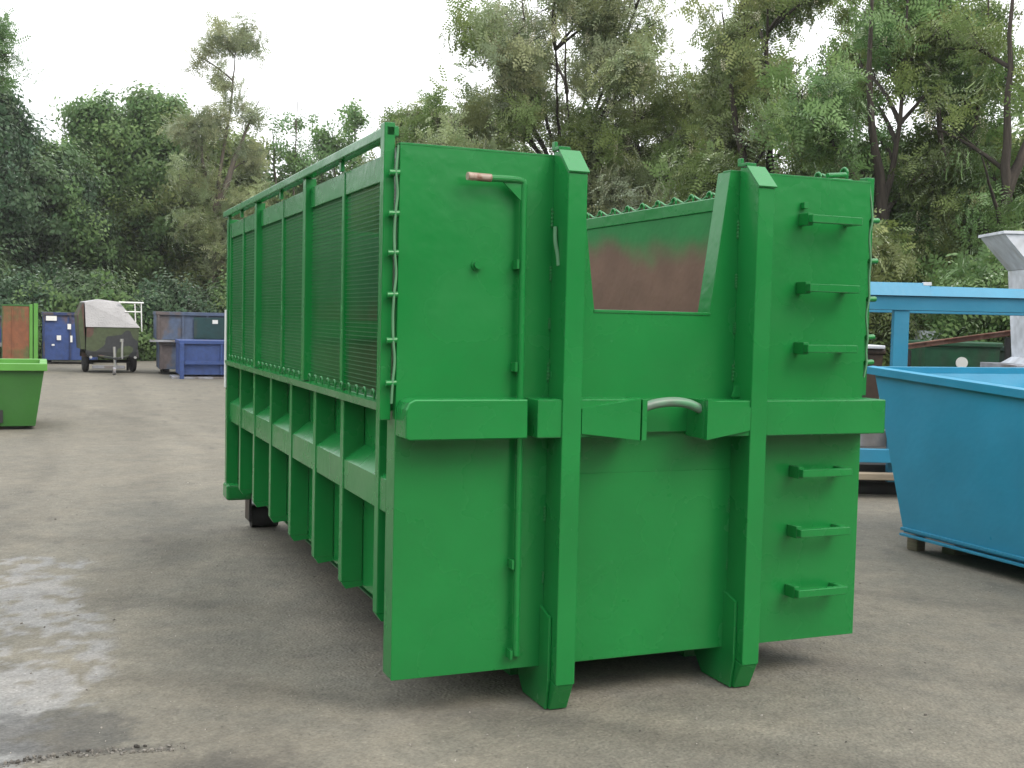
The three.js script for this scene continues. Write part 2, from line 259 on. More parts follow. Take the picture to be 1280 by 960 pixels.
  part('rear_column', bx(-0.02, 0.07, 0.3, 2.33, -L - 0.04, -L + 0.04, 0.006), M.green, K);
  part('rear_corner_shoe', [bx(-0.03, 0.16, 0.24, 0.36, -L - 0.06, -L + 0.14, 0.02)], M.green, K);
  part('reflector_strip', bx(-0.032, -0.022, 1.08, 1.66, -L - 0.035, -L + 0.02, 0.002), M.plainWhite, K, 'white reflector strip on the rear column');

  // left side, upper half: wire mesh bays in a frame under a separate top rail
  const topRail = part('top_rail', bx(-0.05, 0.004, 2.345, 2.388, -L - 0.03, -0.03, 0.006), M.green, K);
  for (const z of [-0.1, -0.86, -1.6, -2.3, -3.08, -3.7, -4.25]) part('rail_bracket', bx(-0.03, -0.012, 2.298, 2.3445, z - 0.02, z + 0.02, 0.002), M.green, topRail);
  const frameZ = [[-0.135, -0.18], [-0.84, -0.885], [-1.575, -1.645], [-2.28, -2.325], [-3.045, -3.115], [-3.68, -3.725], [-4.26, -4.315]];
  const post = part('mesh_post', [bx(-0.056, -0.012, 1.22, 2.4, -0.09, -0.03, 0.004)], M.green, K);
  for (const [i, [a, b]] of frameZ.entries()) part('mesh_post', bx(i === 2 || i === 4 ? -0.034 : -0.012, 0.022, 1.291, i === 2 || i === 4 ? 2.344 : 2.296, b, a, 0.004), M.green, K);
  for (let i = 0; i < frameZ.length - 1; i++) {
    const z1 = frameZ[i][1] - 0.0005, z0 = frameZ[i + 1][0] + 0.0005;
    part('mesh_top_band', bx(-0.008, 0.016, 2.19, 2.295, z0, z1, 0.003), M.green, K);
    const g = []; const wire = 0.0032, pitch = 0.019;
    for (let y = 1.3; y < 2.19; y += pitch) g.push(bx(0.002 - wire / 2, 0.002 + wire / 2, y - wire / 2, y + wire / 2, z0, z1, 0));
    for (let z = z0 + pitch / 2; z < z1; z += pitch) g.push(bx(0.0065 - wire / 2, 0.0065 + wire / 2, 1.291, 2.189, z - wire / 2, z + wire / 2, 0));
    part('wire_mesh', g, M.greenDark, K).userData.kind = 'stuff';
  }

  // right side wall, rear doors, floor; inside, red oxide primer shows below the green overspray
  const lining = (nu, nv, at, edge, seed, hi) => {
    const pos = [], col = [], uv = [], idx = [];
    for (let j = 0; j <= nv; j++) for (let i = 0; i <= nu; i++) {
      const p = at(i / nu, j / nv); pos.push(p.x, p.y, p.z);
      const s = i / nu * 4, n = fbm(s * 1.3, p.y * 1.5, seed, 4), n2 = fbm(s * 6, p.y * 6, seed + 9, 4), k = sstep(edge - 0.1, edge + 0.1, p.y + 0.42 * (n - 0.5) + 0.1 * (n2 - 0.5)), f = 0.8 + 0.4 * n2;
      const ru = hi ? 1 : 0.45; col.push(lerp(0.155 * ru, 0.012, k) * f, lerp(0.088 * ru, hi ? 0.17 : 0.1, k) * f, lerp(0.062 * ru, 0.04, k) * f);
      uv.push(s, p.y);
    }
    for (let j = 0; j < nv; j++) for (let i = 0; i < nu; i++) { const a = j * (nu + 1) + i; idx.push(a, a + 1, a + nu + 1, a + 1, a + nu + 2, a + nu + 1); }
    const g = new THREE.BufferGeometry(); g.setAttribute('position', new THREE.Float32BufferAttribute(pos, 3)); g.setAttribute('color', new THREE.Float32BufferAttribute(col, 3)); g.setAttribute('uv', new THREE.Float32BufferAttribute(uv, 2)); g.setIndex(idx); g.computeVertexNormals(); return g;
  };
  const liningMat = new THREE.MeshStandardMaterial({ vertexColors: true, roughness: 0.8, bumpMap: coatBump, bumpScale: 0.012, side: THREE.DoubleSide });
  part('right_side_wall', bx(2.2, 2.206, 0.24, 2.33, -L + 0.03, -0.13, 0.001), M.green, K);
  const wallLining = new THREE.Mesh(lining(110, 54, (u, v) => V(2.1965, 0.28 + v * 1.99, -L + 0.05 + u * (L - 0.19)), 2.08, 601, true), liningMat); wallLining.name = 'wall_lining'; wallLining.userData.label = 'red brown primed inside of the far wall with green overspray'; K.add(wallLining);
  for (const z of [-0.25, -0.86, -1.44, -2.05, -2.66, -3.25, -3.82]) part('side_rib', bx(2.2065, W + 0.002, 0.36, 2.2, z - 0.03, z + 0.03, 0.004), M.green, K);
  const rTop = part('wall_top_rail', [bx(2.19, 2.3, 2.27, 2.345, -L - 0.03, -0.127, 0.006)], M.green, K);
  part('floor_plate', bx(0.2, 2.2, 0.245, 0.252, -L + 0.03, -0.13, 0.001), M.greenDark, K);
  for (const [x0, x1] of [[0.072, 1.147], [1.153, 2.23]]) {
    const d = part('rear_door', bx(x0, x1, 0.26, 2.29, -L - 0.02, -L + 0.02, 0.004), M.green, K);
    part('door_stiffener', bx(x0 + 0.02, x1 - 0.02, 1.46, 1.6, -L + 0.021, -L + 0.07, 0.004), M.green, d);
    const dl = new THREE.Mesh(lining(40, 40, (u, v) => V(x0 + 0.01 + u * (x1 - x0 - 0.02), 0.28 + v * 1.98, -L + 0.0205 + 0.003), 1.75, 611 + x0 * 10, false), liningMat); dl.name = 'door_lining'; d.add(dl);
  }
  part('rear_column', bx(W - 0.068, W + 0.01, 0.3, 2.33, -L - 0.04, -L + 0.04, 0.006), M.green, K);
  // rear rollers
  for (const x of [0.27, 2.03]) { const r = part('rear_roller', cyl(0.085, V(x - 0.09, 0.087, -L - 0.05), V(x + 0.11, 0.087, -L - 0.05), 22), M.black, K); for (const q of [-0.12, 0.12]) part('roller_bracket', bx(x + q, x + q + 0.02, 0.06, 0.3, -L - 0.13, -L + 0.06, 0.004), M.darkSteel, r); part('roller_cover', bx(x - 0.1, x + 0.12, 0.185, 0.195, -L - 0.12, -L + 0.05, 0.002), M.greyPaint, r); }
  // cross members under the floor
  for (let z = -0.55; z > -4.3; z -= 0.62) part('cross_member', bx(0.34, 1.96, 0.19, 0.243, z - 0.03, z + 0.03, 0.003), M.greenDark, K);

  // tarpaulin hooks and the rope threaded over them
  const hookUp = new THREE.TorusGeometry(0.019, 0.0055, 6, 10, Math.PI * 1.25); hookUp.rotateZ(-0.3); hookUp.rotateY(Math.PI / 2);
  const hookG = merge([hookUp, cyl(0.0055, V(0, -0.022, 0.018), V(0, 0.004, 0.019), 6)]);
  const hook = (parent, x, y, z, ry = 0, s = 1) => { const m = new THREE.Mesh(hookG, M.green); m.name = 'tarp_hook'; m.position.set(x, y, z); m.rotation.y = ry; m.scale.setScalar(s); m.castShadow = true; parent.add(m); };
  for (let i = 0, z = -0.24; z > -4.2; z -= 0.135, i++) { const near = [1.61, 3.08].some((p) => Math.abs(z + p) < 0.09); if (!near) hook(rail, -0.028, 1.312, z, 0, 1); }
  const rp = []; for (let i = 0, z = -0.16; z > -4.25; z -= 0.2, i++) { hook(rTop, 2.27, 2.375, z, 0, 1.25); rp.push(V(2.27 + 0.012, 2.392, z), V(2.28, 2.362, z - 0.1)); }
  part('rope', tubeG(rp, 0.0065, 160, 5), M.rope, rTop);
  // corner knobs with a slack cord, both front corners
  const knob = (x, y, z, sx) => part('cord_knob', [cyl(0.007, V(x, y, z), V(x, y, z + 0.026), 8), cyl(0.013, V(x - 0.012, y, z + 0.026), V(x + 0.03 * sx, y + 0.002, z + 0.026), 8)], M.green, K);
  const cordL = [], cordR = [];
  for (const [i, y] of [2.2, 2.04, 1.885, 1.72, 1.54, 1.37].entries()) { knob(-0.03, y, -0.03, 1); cordL.push(V(-0.016, y, 0.004), V(-0.008 - 0.01 * (i % 2), y - 0.08, 0.0)); }
  part('cord', tubeG([V(-0.004, 2.31, -0.01), ...cordL], 0.0055, 70, 5), M.rope, K);
  part('mesh_post', bx(2.305, 2.352, 1.31, 2.345, -0.09, -0.035, 0.004), M.green, K);
  for (const [i, y] of [2.14, 1.95, 1.77, 1.59, 1.47].entries()) { knob(2.33, y, -0.035, 1); cordR.push(V(2.318, y, 0.0), V(2.308 + 0.008 * (i % 2), y - 0.07, -0.004)); }
  part('cord', tubeG([V(2.31, 2.3, -0.02), ...cordR], 0.0055, 70, 5), M.rope, K);
  part('top_bar', cyl(0.012, V(2.08, 2.338, -0.04), V(2.2, 2.352, -0.06), 8), M.green, K);
  part('rope_end', tubeG([V(0.655, 2.02, 0.05), V(0.652, 1.96, 0.06), V(0.66, 1.9, 0.07), V(0.662, 1.86, 0.075)], 0.009, 12, 6), M.rope, K);
}

/* ---------------------------------------------------------------- blue skip at the right edge */
{
  const K = thing('blue_skip', 'pale blue steel skip with sloped end beside the green container', 'skip');
  // side wall towards the camera: leans in at its far end, rim falls towards the near end
  const yr = (z) => 1.255 - 0.0535 * (z + 1.21);
  const side = (x, dx) => hull([[x, 0.135, -2.26], [x, 0.135, 0.35], [x, yr(-2.66), -2.66], [x, yr(0.7), 0.7], [x + dx, 0.135, -2.26], [x + dx, 0.135, 0.35], [x + dx, yr(-2.66), -2.66], [x + dx, yr(0.7), 0.7]]);
  part('side_wall', side(4.6, 0.006), M.skyBlue, K);
  part('side_wall', side(6.3, 0.006), M.skyBlue, K);
  part('end_wall', hull([[4.606, 0.14, -2.26], [6.3, 0.14, -2.26], [4.606, yr(-2.65), -2.65], [6.3, yr(-2.65), -2.65], [4.606, 0.14, -2.254], [6.3, 0.14, -2.254], [4.606, yr(-2.65), -2.644], [6.3, yr(-2.65), -2.644]]), M.skyBlue, K);
  part('end_wall', hull([[4.606, 0.14, 0.344], [6.3, 0.14, 0.344], [4.606, yr(0.69), 0.69], [6.3, yr(0.69), 0.69], [4.606, 0.14, 0.35], [6.3, 0.14, 0.35], [4.606, yr(0.69), 0.696], [6.3, yr(0.69), 0.696]]), M.skyBlue, K);
  part('floor_plate', bx(4.606, 6.3, 0.137, 0.145, -2.25, 0.34, 0.001), M.skyBlue, K);
  const rim = (x0, x1) => hull([-2.7, 0.74].flatMap((z) => [[x0, yr(z) + 0.004, z], [x1, yr(z) + 0.012, z], [x0, yr(z) - 0.05, z], [x1, yr(z) - 0.05, z]]));
  part('rim', rim(4.565, 4.625), M.skyBlue, K);
  part('rim', rim(6.28, 6.345), M.skyBlue, K);
  part('rim', bx(4.626, 6.279, yr(-2.65) - 0.045, yr(-2.65) + 0.01, -2.69, -2.63, 0.005), M.skyBlue, K);
  part('bottom_flange', [bx(4.575, 4.599, 0.15, 0.172, -2.27, 0.35, 0.003), bx(4.56, 4.6, 0.112, 0.13, -2.262, 0.35, 0.003)], M.skyBlue, K);
  part('sloped_chute', hull([[4.65, 1.19, -2.58], [5.3, 1.19, -2.58], [4.65, 1.17, -2.58], [5.3, 1.17, -2.58], [4.65, 0.4, -1.4], [5.3, 0.4, -1.4], [4.65, 0.38, -1.4], [5.3, 0.38, -1.4]]), M.skyBlue, K);
  const block = (n, l, p, x0, x1, y1, z0, z1) => { const t = thing(n, l, 'timber', p, 0.1); part('beam', bx(x0, x1, 0, y1, z0, z1, 0.008), M.timber, t); };
  block('timber_block', 'short square timber block under the far corner of the blue skip', [4.69, 0, -2.23], -0.04, 0.05, 0.111, -0.05, 0.05);
  block('timber_block', 'flat timber offcut lying under the blue skip', [5.1, 0, -2.05], -0.3, 0.3, 0.05, -0.06, 0.06);
  part('skid', bx(4.7, 4.85, 0.002, 0.111, -0.5, 0.3, 0.005), M.darkSteel, K); part('skid', bx(6.05, 6.2, 0.002, 0.136, -2.2, 0.3, 0.005), M.darkSteel, K);
}
/* ---------------------------------------------------------------- blue steel frame behind the skip */
{
  const K = thing('steel_frame', 'tall blue steel frame with posts and cross beams behind the skip', 'steel frame', [6.24, 0, -4.46], -0.393);
  // local x runs along the frame, z towards the camera
  part('top_beam', bx(-1.4, 3.6, 1.815, 1.955, -0.09, 0.0, 0.006), M.frameBlue, K);
  part('top_fascia', hull([[-1.4, 1.957, 0.03], [0.42, 1.957, 0.03], [-1.4, 2.085, -0.06], [0.42, 2.085, -0.06], [-1.4, 1.957, -0.09], [0.42, 1.957, -0.09], [-1.4, 2.07, -0.09], [0.42, 2.07, -0.09]]), M.frameBlue, K);
  part('top_fascia', hull([[0.421, 1.957, 0.03], [3.6, 1.957, 0.03], [0.421, 2.055, -0.05], [3.6, 2.03, -0.05], [0.421, 1.957, -0.09], [3.6, 1.957, -0.09], [0.421, 2.04, -0.09], [3.6, 2.02, -0.09]]), M.frameBlue, K);
  part('end_cap', bx(0.36, 0.44, 2.06, 2.092, -0.09, -0.04, 0.003), M.white, K);
  for (const [x, z] of [[0.08, -0.09], [3.4, -0.09], [0.08, -1.9], [3.4, -1.9], [-1.3, -0.09]]) part('column', bx(x, x + 0.15, 0.14, 1.813, z, z + 0.075, 0.006), M.frameBlue, K);
  part('top_beam', bx(-1.4, 3.6, 1.815, 1.95, -1.95, -1.87, 0.006), M.frameBlue, K);
  part('lower_beam', bx(-1.4, 3.6, 0.34, 0.47, 0.001, 0.09, 0.006), M.frameBlue, K);
  part('lower_plate', bx(-1.4, 3.6, 0.48, 0.64, -0.2, -0.1, 0.004), M.greyPaint, K);
  part('base_plate', bx(-1.4, 3.6, 0.13, 0.3, -1.95, -0.1, 0.006), M.black, K);
  const t = thing('timber_bearer', 'long grey timber bearer under the blue steel frame', 'timber', [6.24, 0, -4.42], -0.393);
  part('beam', bx(-1.5, 3.2, 0.18, 0.245, 0.01, 0.13, 0.008), M.timber, t);
  for (const x of [-1.2, 1.2, 3.0]) part('packing_block', bx(x, x + 0.2, 0, 0.18, 0.02, 0.12, 0.006), M.darkSteel, t);
  const sl = thing('skid_rail', 'black skid rail on the ground beneath the blue steel frame', 'skid', [6.24, 0, -4.5], -0.393);
  part('beam', bx(-1.4, 3.6, 0, 0.128, -1.8, -0.12, 0.006), M.black, sl);
}
/* ---------------------------------------------------------------- white hopper */
{
  const K = thing('white_hopper', 'white sheet metal hopper with flared mouth on square column at right edge', 'hopper', [9.56, 0, -5.6], -0.393);
  const ring = (y, a, xo = 0) => [[-a + xo, y, -a], [a, y, -a], [a, y, a], [-a + xo, y, a]];
  part('mouth', hull([...[[-0.68, 2.74, -0.34], [0.4, 2.74, -0.34], [0.4, 2.74, 0.34], [-0.68, 2.74, 0.34]], ...ring(2.36, 0.34)]), M.white, K);
  part('mouth_rim', [bx(-0.7, 0.42, 2.741, 2.775, -0.36, -0.32, 0.004), bx(-0.7, 0.42, 2.741, 2.775, 0.32, 0.36, 0.004), bx(-0.7, -0.66, 2.741, 2.775, -0.319, 0.319, 0.004)], M.white, K);
  part('seam_strip', bx(-0.345, -0.325, 2.37, 2.735, 0.341, 0.35, 0.002), M.greyPaint, K);
  part('column', hull([...ring(2.355, 0.335), ...ring(1.34, 0.27)]), M.white, K);
  part('column_foot', hull([...ring(1.338, 0.27), ...ring(1.26, 0.36)]), M.white, K);
  part('stand', [bx(-0.55, 0.9, 1.16, 1.258, -0.5, 0.5, 0.006)], M.greyPaint, K);
  for (const [x, z] of [[-0.5, -0.45], [0.8, -0.45], [-0.5, 0.37], [0.8, 0.37]]) part('leg', bx(x, x + 0.08, 0, 1.159, z, z + 0.08, 0.004), M.greyPaint, K);
}
/* ---------------------------------------------------------------- bins and scrap behind the frame */
{
  const bin = (pos, w, h, d, mat, label, disc) => {
    const t = thing('waste_bin', label, 'bin', pos, -0.45, 'bins behind the blue frame');
    part('body', hull([[-w / 2 + 0.06, 0.05, -d / 2 + 0.05], [w / 2 - 0.06, 0.05, -d / 2 + 0.05], [-w / 2 + 0.06, 0.05, d / 2 - 0.05], [w / 2 - 0.06, 0.05, d / 2 - 0.05], [-w / 2, h, -d / 2], [w / 2, h, -d / 2], [-w / 2, h, d / 2], [w / 2, h, d / 2]]), mat, t);
    part('lid', bx(-w / 2 - 0.03, w / 2 + 0.03, h + 0.001, h + 0.07, -d / 2 - 0.03, d / 2 + 0.03, 0.02), mat, t);
    for (const s of [-1, 1]) part('foot', bx(s * w * 0.3 - 0.06, s * w * 0.3 + 0.06, 0, 0.049, -d * 0.3, d * 0.3, 0.004), M.black, t);
    if (disc) part('label_disc', cyl(0.075, V(0, h - 0.2, d / 2 - 0.012), V(0, h - 0.2, d / 2 + 0.012), 20), M.plainWhite, t, 'round white disc');
    return t;
  };
  bin([9.8, 0, -7.35], 0.95, 1.42, 0.9, M.binGreen, 'green waste bin with round white disc on its front', true);
  bin([8.6, 0, -8.0], 0.8, 1.3, 0.8, M.darkSteel, 'dark grey waste bin left of the green bin with disc', false);
  bin([11.0, 0, -6.9], 0.9, 1.36, 0.9, M.teal, 'dark teal waste bin right of the green bin with disc', false);
  const s = thing('flat_sheet', 'pale flat sheet lying on the dark grey bin', 'sheet', [8.6, 1.372, -7.9], -0.45);
  part('sheet', bx(-0.4, 0.36, 0, 0.045, -0.35, 0.4, 0.012), M.white, s);
  const b = thing('rusty_beam', 'long rust brown steel beam lying slanted across the bins', 'beam', [9.1, 1.5, -6.55], -0.393);
  const bm = part('web', bx(-0.75, 0.78, -0.02, 0.03, -0.03, 0.03, 0.003), M.rustBeam, b); bm.rotation.z = 0.155;
  const fl = part('flange', bx(-0.75, 0.78, 0.031, 0.045, -0.06, 0.06, 0.003), M.rustBeam, b); fl.rotation.z = 0.155;
  for (const x of [-0.6, 0.62]) part('trestle_leg', bx(x, x + 0.06, -1.5, x * 0.155 - 0.03, -0.03, 0.03, 0.003), M.darkSteel, b);
  const d = thing('grey_drum', 'grey steel drum standing behind the rusty beam', 'drum', [11.1, 0, -8.95]);
  part('body', [cyl(0.36, V(0, 0, 0), V(0, 1.45, 0), 24), cyl(0.375, V(0, 0.48, 0), V(0, 0.51, 0), 24), cyl(0.375, V(0, 0.97, 0), V(0, 1.0, 0), 24)], M.greyPaint, d);
  part('lid', cyl(0.38, V(0, 1.451, 0), V(0, 1.62, 0), 24), M.white, d);
}
/* ---------------------------------------------------------------- far left: lime skip, rusty bin, blue containers */
{
  const K = thing('lime_skip', 'bright green tapered skip cut by the left edge of the picture', 'skip', [-1.4, 0, -12.4]);
  const half = (y, x, z0, z1) => [[-2.2, y, z0], [x, y, z0], [-2.2, y, z1], [x, y, z1]];
  part('body', hull([...half(0.05, 0.02, -1.3, 0.05), ...half(0.8, 0.13, -1.42, 0.13)]), M.limeBody, K);
  part('rim', [bx(-2.2, 0.17, 0.801, 0.9, 0.05, 0.19, 0.01), bx(-2.2, 0.17, 0.801, 0.9, -1.48, -1.34, 0.01), bx(0.07, 0.17, 0.801, 0.9, -1.339, 0.049, 0.01)], M.limeRim, K, 'bright lime green rim');
  part('fork_pocket', bx(-0.66, -0.38, 0.1, 0.27, 0.06, 0.098, 0.004), M.black, K);
  part('skid', bx(-2.1, -0.05, 0, 0.049, -1.2, -0.05, 0.004), M.darkSteel, K);
  const R = thing('rusty_bin', 'tall rust brown steel bin with lime green corner channel behind the lime skip', 'bin', [-1.82, 0, -28.3], 0.05);
  part('front_panel', bx(-0.43, 0.22, 0.06, 1.7, 0.0, 0.05, 0.006), M.rustPanel, R);
  part('body', bx(-0.43, 0.4, 0.06, 1.68, -0.9, -0.001, 0.01), M.limeBody, R);
  part('corner_channel', [bx(0.221, 0.3, 0.02, 1.76, 0.0, 0.08, 0.006), bx(0.325, 0.43, 0.02, 1.78, 0.0, 0.08, 0.006)], M.limeRim, R);
  part('panel_rib', bx(-0.21, -0.18, 0.1, 1.66, 0.051, 0.07, 0.003), M.rustPanel, R);
  part('top_edge', bx(-0.45, 0.22, 1.701, 1.74, -0.02, 0.06, 0.004), M.limeBody, R);
  part('foot', bx(-0.4, 0.38, 0, 0.059, -0.85, -0.05, 0.004), M.black, R);

  const ribbed = (name, label, pos, turn, w, h, d, mat, ribMat, y0, o = {}) => {
    const t = thing(name, label, 'container', pos, turn, o.group);
    part('body', bx(0.02, w - 0.02, y0, h, -d, 0, 0.01), mat, t);
    part('top_rim', bx(0, w, h + 0.001, h + 0.09, -d - 0.02, 0.06, 0.01), ribMat, t);
    const n = o.ribs ?? Math.round(w / 0.6);
    for (let i = 0; i <= n; i++) { const x = 0.04 + (w - 0.12) * i / n; part('rib', bx(x, x + 0.05, y0, h - 0.002, 0.001, 0.055, 0.004), ribMat, t); }
    if (o.foot) for (const x of [0.12, w - 0.3]) part('foot', bx(x, x + 0.16, 0, y0 - 0.001, -d + 0.1, -0.1, 0.005), M.black, t);
    return t;
  };
  ribbed('blue_container', 'dark blue container on feet behind the rusty bin at the left edge', [-4.6, 0, -31.2], 0, 2.75, 1.32, 1.4, M.navy, M.navy, 0.62, { foot: true, ribs: 3 });
  const lowRail = thing('grey_rail', 'grey steel rail in front of the dark blue container', 'rail', [-4.6, 0, -31.0]);
  part('bar', bx(0, 2.7, 0.55, 0.66, 0, 0.06, 0.005), M.greyPaint, lowRail); for (const x of [0.2, 1.4, 2.5]) part('stand', bx(x, x + 0.08, 0, 0.549, 0, 0.06, 0.004), M.darkSteel, lowRail);
  const post = thing('white_post', 'short white marker post near the dark blue container', 'post', [-2.62, 0, -29.5]); part('shaft', cyl(0.05, V(0, 0, 0), V(0, 0.42, 0), 12), M.plainWhite, post); part('cap', new THREE.SphereGeometry(0.05, 12, 6, 0, 6.3, 0, 1.57).translate(0, 0.421, 0), M.plainWhite, post);
  const b2 = ribbed('blue_container', 'deep blue container with white stickers left of the camouflage trailer', [-1.3, 0, -32.5], 0, 1.6, 1.46, 1.4, M.cobalt, M.navy, 0.12, { foot: true, ribs: 2 });
  for (const [x, y, w, h] of [[0.12, 1.3, 0.3, 0.14], [0.72, 1.05, 0.1, 0.16], [0.42, 0.72, 0.12, 0.14], [0.8, 0.66, 0.06, 0.2], [0.28, 0.55, 0.08, 0.05]]) part('sticker', bx(x, x + w, y, y + h, 0.058, 0.064, 0.001), M.plainWhite, b2);

  // stack right of the trailer
  ribbed('grey_blue_container', 'slate blue container at the bottom of the stack right of the trailer', [1.52, 0, -26.6], -0.04, 2.6, 0.78, 1.6, M.slate, M.slate, 0.14, { foot: true, ribs: 4 });
  const up = ribbed('grey_blue_container', 'slate blue container stacked on top with a dark teal panel', [1.44, 0.875, -26.55], -0.04, 3.2, 0.68, 1.7, M.slate, M.slate, 0.04, { ribs: 5 });
  part('side_panel', bx(0.95, 3.1, 0.08, 0.64, 0.056, 0.075, 0.004), M.teal, up); part('base_rail', bx(-0.15, 3.0, -0.02, 0.035, 0.0, 0.12, 0.004), M.greyPaint, up); part('sticker', bx(1.42, 1.56, 0.48, 0.58, 0.076, 0.08, 0.001), M.plainWhite, up);
  const fr = ribbed('blue_container', 'bright cobalt blue low container in front of the slate stack', [1.82, 0, -24.7], -0.03, 3.0, 0.86, 1.2, M.cobalt, M.cobalt, 0.1, { ribs: 3 });
  part('post', bx(0.02, 0.12, 0, 0.88, 0.07, 0.15, 0.005), M.cobalt, fr); part('middle_rail', bx(0.13, 2.9, 0.36, 0.44, 0.058, 0.11, 0.005), M.cobalt, fr); part('skid', bx(-0.15, 2.9, 0.0, 0.05, -0.9, 0.05, 0.004), M.greyPaint, fr);
}
/* ---------------------------------------------------------------- camouflage trailer with grey tarpaulin */
{
  const K = thing('camouflage_trailer', 'camouflage painted two wheel trailer with pale grey tarpaulin parked at the tree line', 'trailer', [0.38, 0, -27.2], 0.04);
  const sq = (y, x0, x1, z0, z1) => [[x0, y, z0], [x1, y, z0], [x0, y, z1], [x1, y, z1]];
  part('body', hull([...sq(0.42, -0.56, 0.6, -1.7, 0.0), ...sq(0.55, -0.62, 0.66, -1.75, 0.03), ...sq(1.2, -0.6, 0.7, -1.75, 0.0)]), M.camo, K);
  part('tarpaulin', hull([...sq(1.205, -0.62, 0.72, -1.75, 0.02), [-0.66, 1.86, -1.6], [-0.64, 1.84, -0.12], [-0.28, 1.93, -0.2], [0.22, 1.87, -0.2], [0.22, 1.87, -1.6], [-0.28, 1.93, -1.6]]), M.tarp, K);
  part('side_flap', hull([[-0.67, 1.84, -0.1], [-0.67, 1.84, -1.6], [-0.8, 1.5, -0.06], [-0.8, 1.5, -1.6], [-0.74, 0.62, -0.04], [-0.74, 0.62, -1.6], [-0.625, 0.62, -0.04], [-0.625, 0.62, -1.6]]), M.camo, K);
  const tb = (a, b, r = 0.016) => cyl(r, V(...a), V(...b), 8);
  part('tarpaulin_frame', [tb([0.2, 1.86, -0.1], [0.82, 1.86, -0.1], 0.022), tb([0.76, 1.86, -0.1], [0.78, 1.1, -0.1]), tb([0.6, 1.84, -0.1], [0.62, 1.35, -0.1]), tb([0.35, 1.62, -0.1], [0.76, 1.62, -0.1]), tb([0.76, 1.86, -0.1], [0.76, 1.86, -1.5])], M.plainWhite, K);
  for (const x of [-0.58, 0.62]) { const w = part('wheel', new THREE.TorusGeometry(0.2, 0.085, 10, 22).rotateY(Math.PI / 2).translate(x, 0.285, -0.7), M.rubber, K); part('rim', cyl(0.15, V(x - 0.05, 0.285, -0.7), V(x + 0.05, 0.285, -0.7), 16), M.darkSteel, w); }
  part('axle', cyl(0.04, V(-0.58, 0.285, -0.7), V(0.62, 0.285, -0.7), 8), M.black, K);
  for (const x of [-0.58, 0.62]) part('mudguard', new THREE.CylinderGeometry(0.34, 0.34, 0.24, 14, 1, true, -1.2, 2.4).rotateZ(Math.PI / 2).rotateX(-Math.PI / 2).translate(x, 0.285, -0.7), M.darkSteel, K);
  part('drawbar', [cyl(0.035, V(-0.3, 0.45, 0.0), V(0.06, 0.42, 1.0), 8), cyl(0.035, V(0.42, 0.45, 0.0), V(0.06, 0.42, 1.0), 8)], M.camo, K);
  const j = part('jockey_wheel', [cyl(0.035, V(0.02, 0.22, 0.85), V(0.0, 0.72, 0.85), 10), cyl(0.03, V(0.2, 0.4, 0.7), V(0.21, 0.85, 0.7), 10), cyl(0.05, V(0.2, 0.84, 0.68), V(0.2, 0.92, 0.68), 10)], M.chrome, K);
  part('wheel', cyl(0.1, V(-0.03, 0.1, 0.85), V(0.03, 0.1, 0.85), 16), M.greyPaint, j);
  part('bumper', bx(-0.46, 0.36, 0.12, 0.2, -0.12, -0.06, 0.01), M.greyPaint, K);
  for (const x of [-0.5, 0.6]) part('lamp', cyl(0.035, V(x, 0.42, 0.0), V(x, 0.42, 0.06), 10), M.chrome, K);
  for (const x of [-0.55, 0.55]) part('steady_leg', bx(x, x + 0.06, 0.0, 0.42, -1.6, -1.5, 0.004), M.darkSteel, K);
}

/* ---------------------------------------------------------------- trees and undergrowth */
const leafMat = new THREE.MeshPhysicalMaterial({ color: C(1, 1, 1), roughness: 0.62, transmission: 0.5, thickness: 0, side: THREE.DoubleSide, specularIntensity: 0.6 });
leafMat.roughness = 0.85;
const blossomMat = new THREE.MeshPhysicalMaterial({ color: C(1, 1, 1), roughness: 0.9, transmission: 0.3, thickness: 0, side: THREE.DoubleSide });
const bark = (base, seed) => new THREE.MeshStandardMaterial({ map: tex(256, (u, v) => { const n = fbm(u * 10, v * 3, seed, 5, 1 ? 0 : 10), c = fbm(u * 30, v * 6, seed + 4, 3), m = 0.55 + 0.5 * n + 0.25 * (c - 0.5); return base.map((x) => clamp1(x * m)); }, true, 1), roughness: 0.95, bumpMap: coatBump, bumpScale: 0.03 });
const barkDark = bark([0.3, 0.27, 0.24], 701), barkGrey = bark([0.42, 0.39, 0.35], 711);

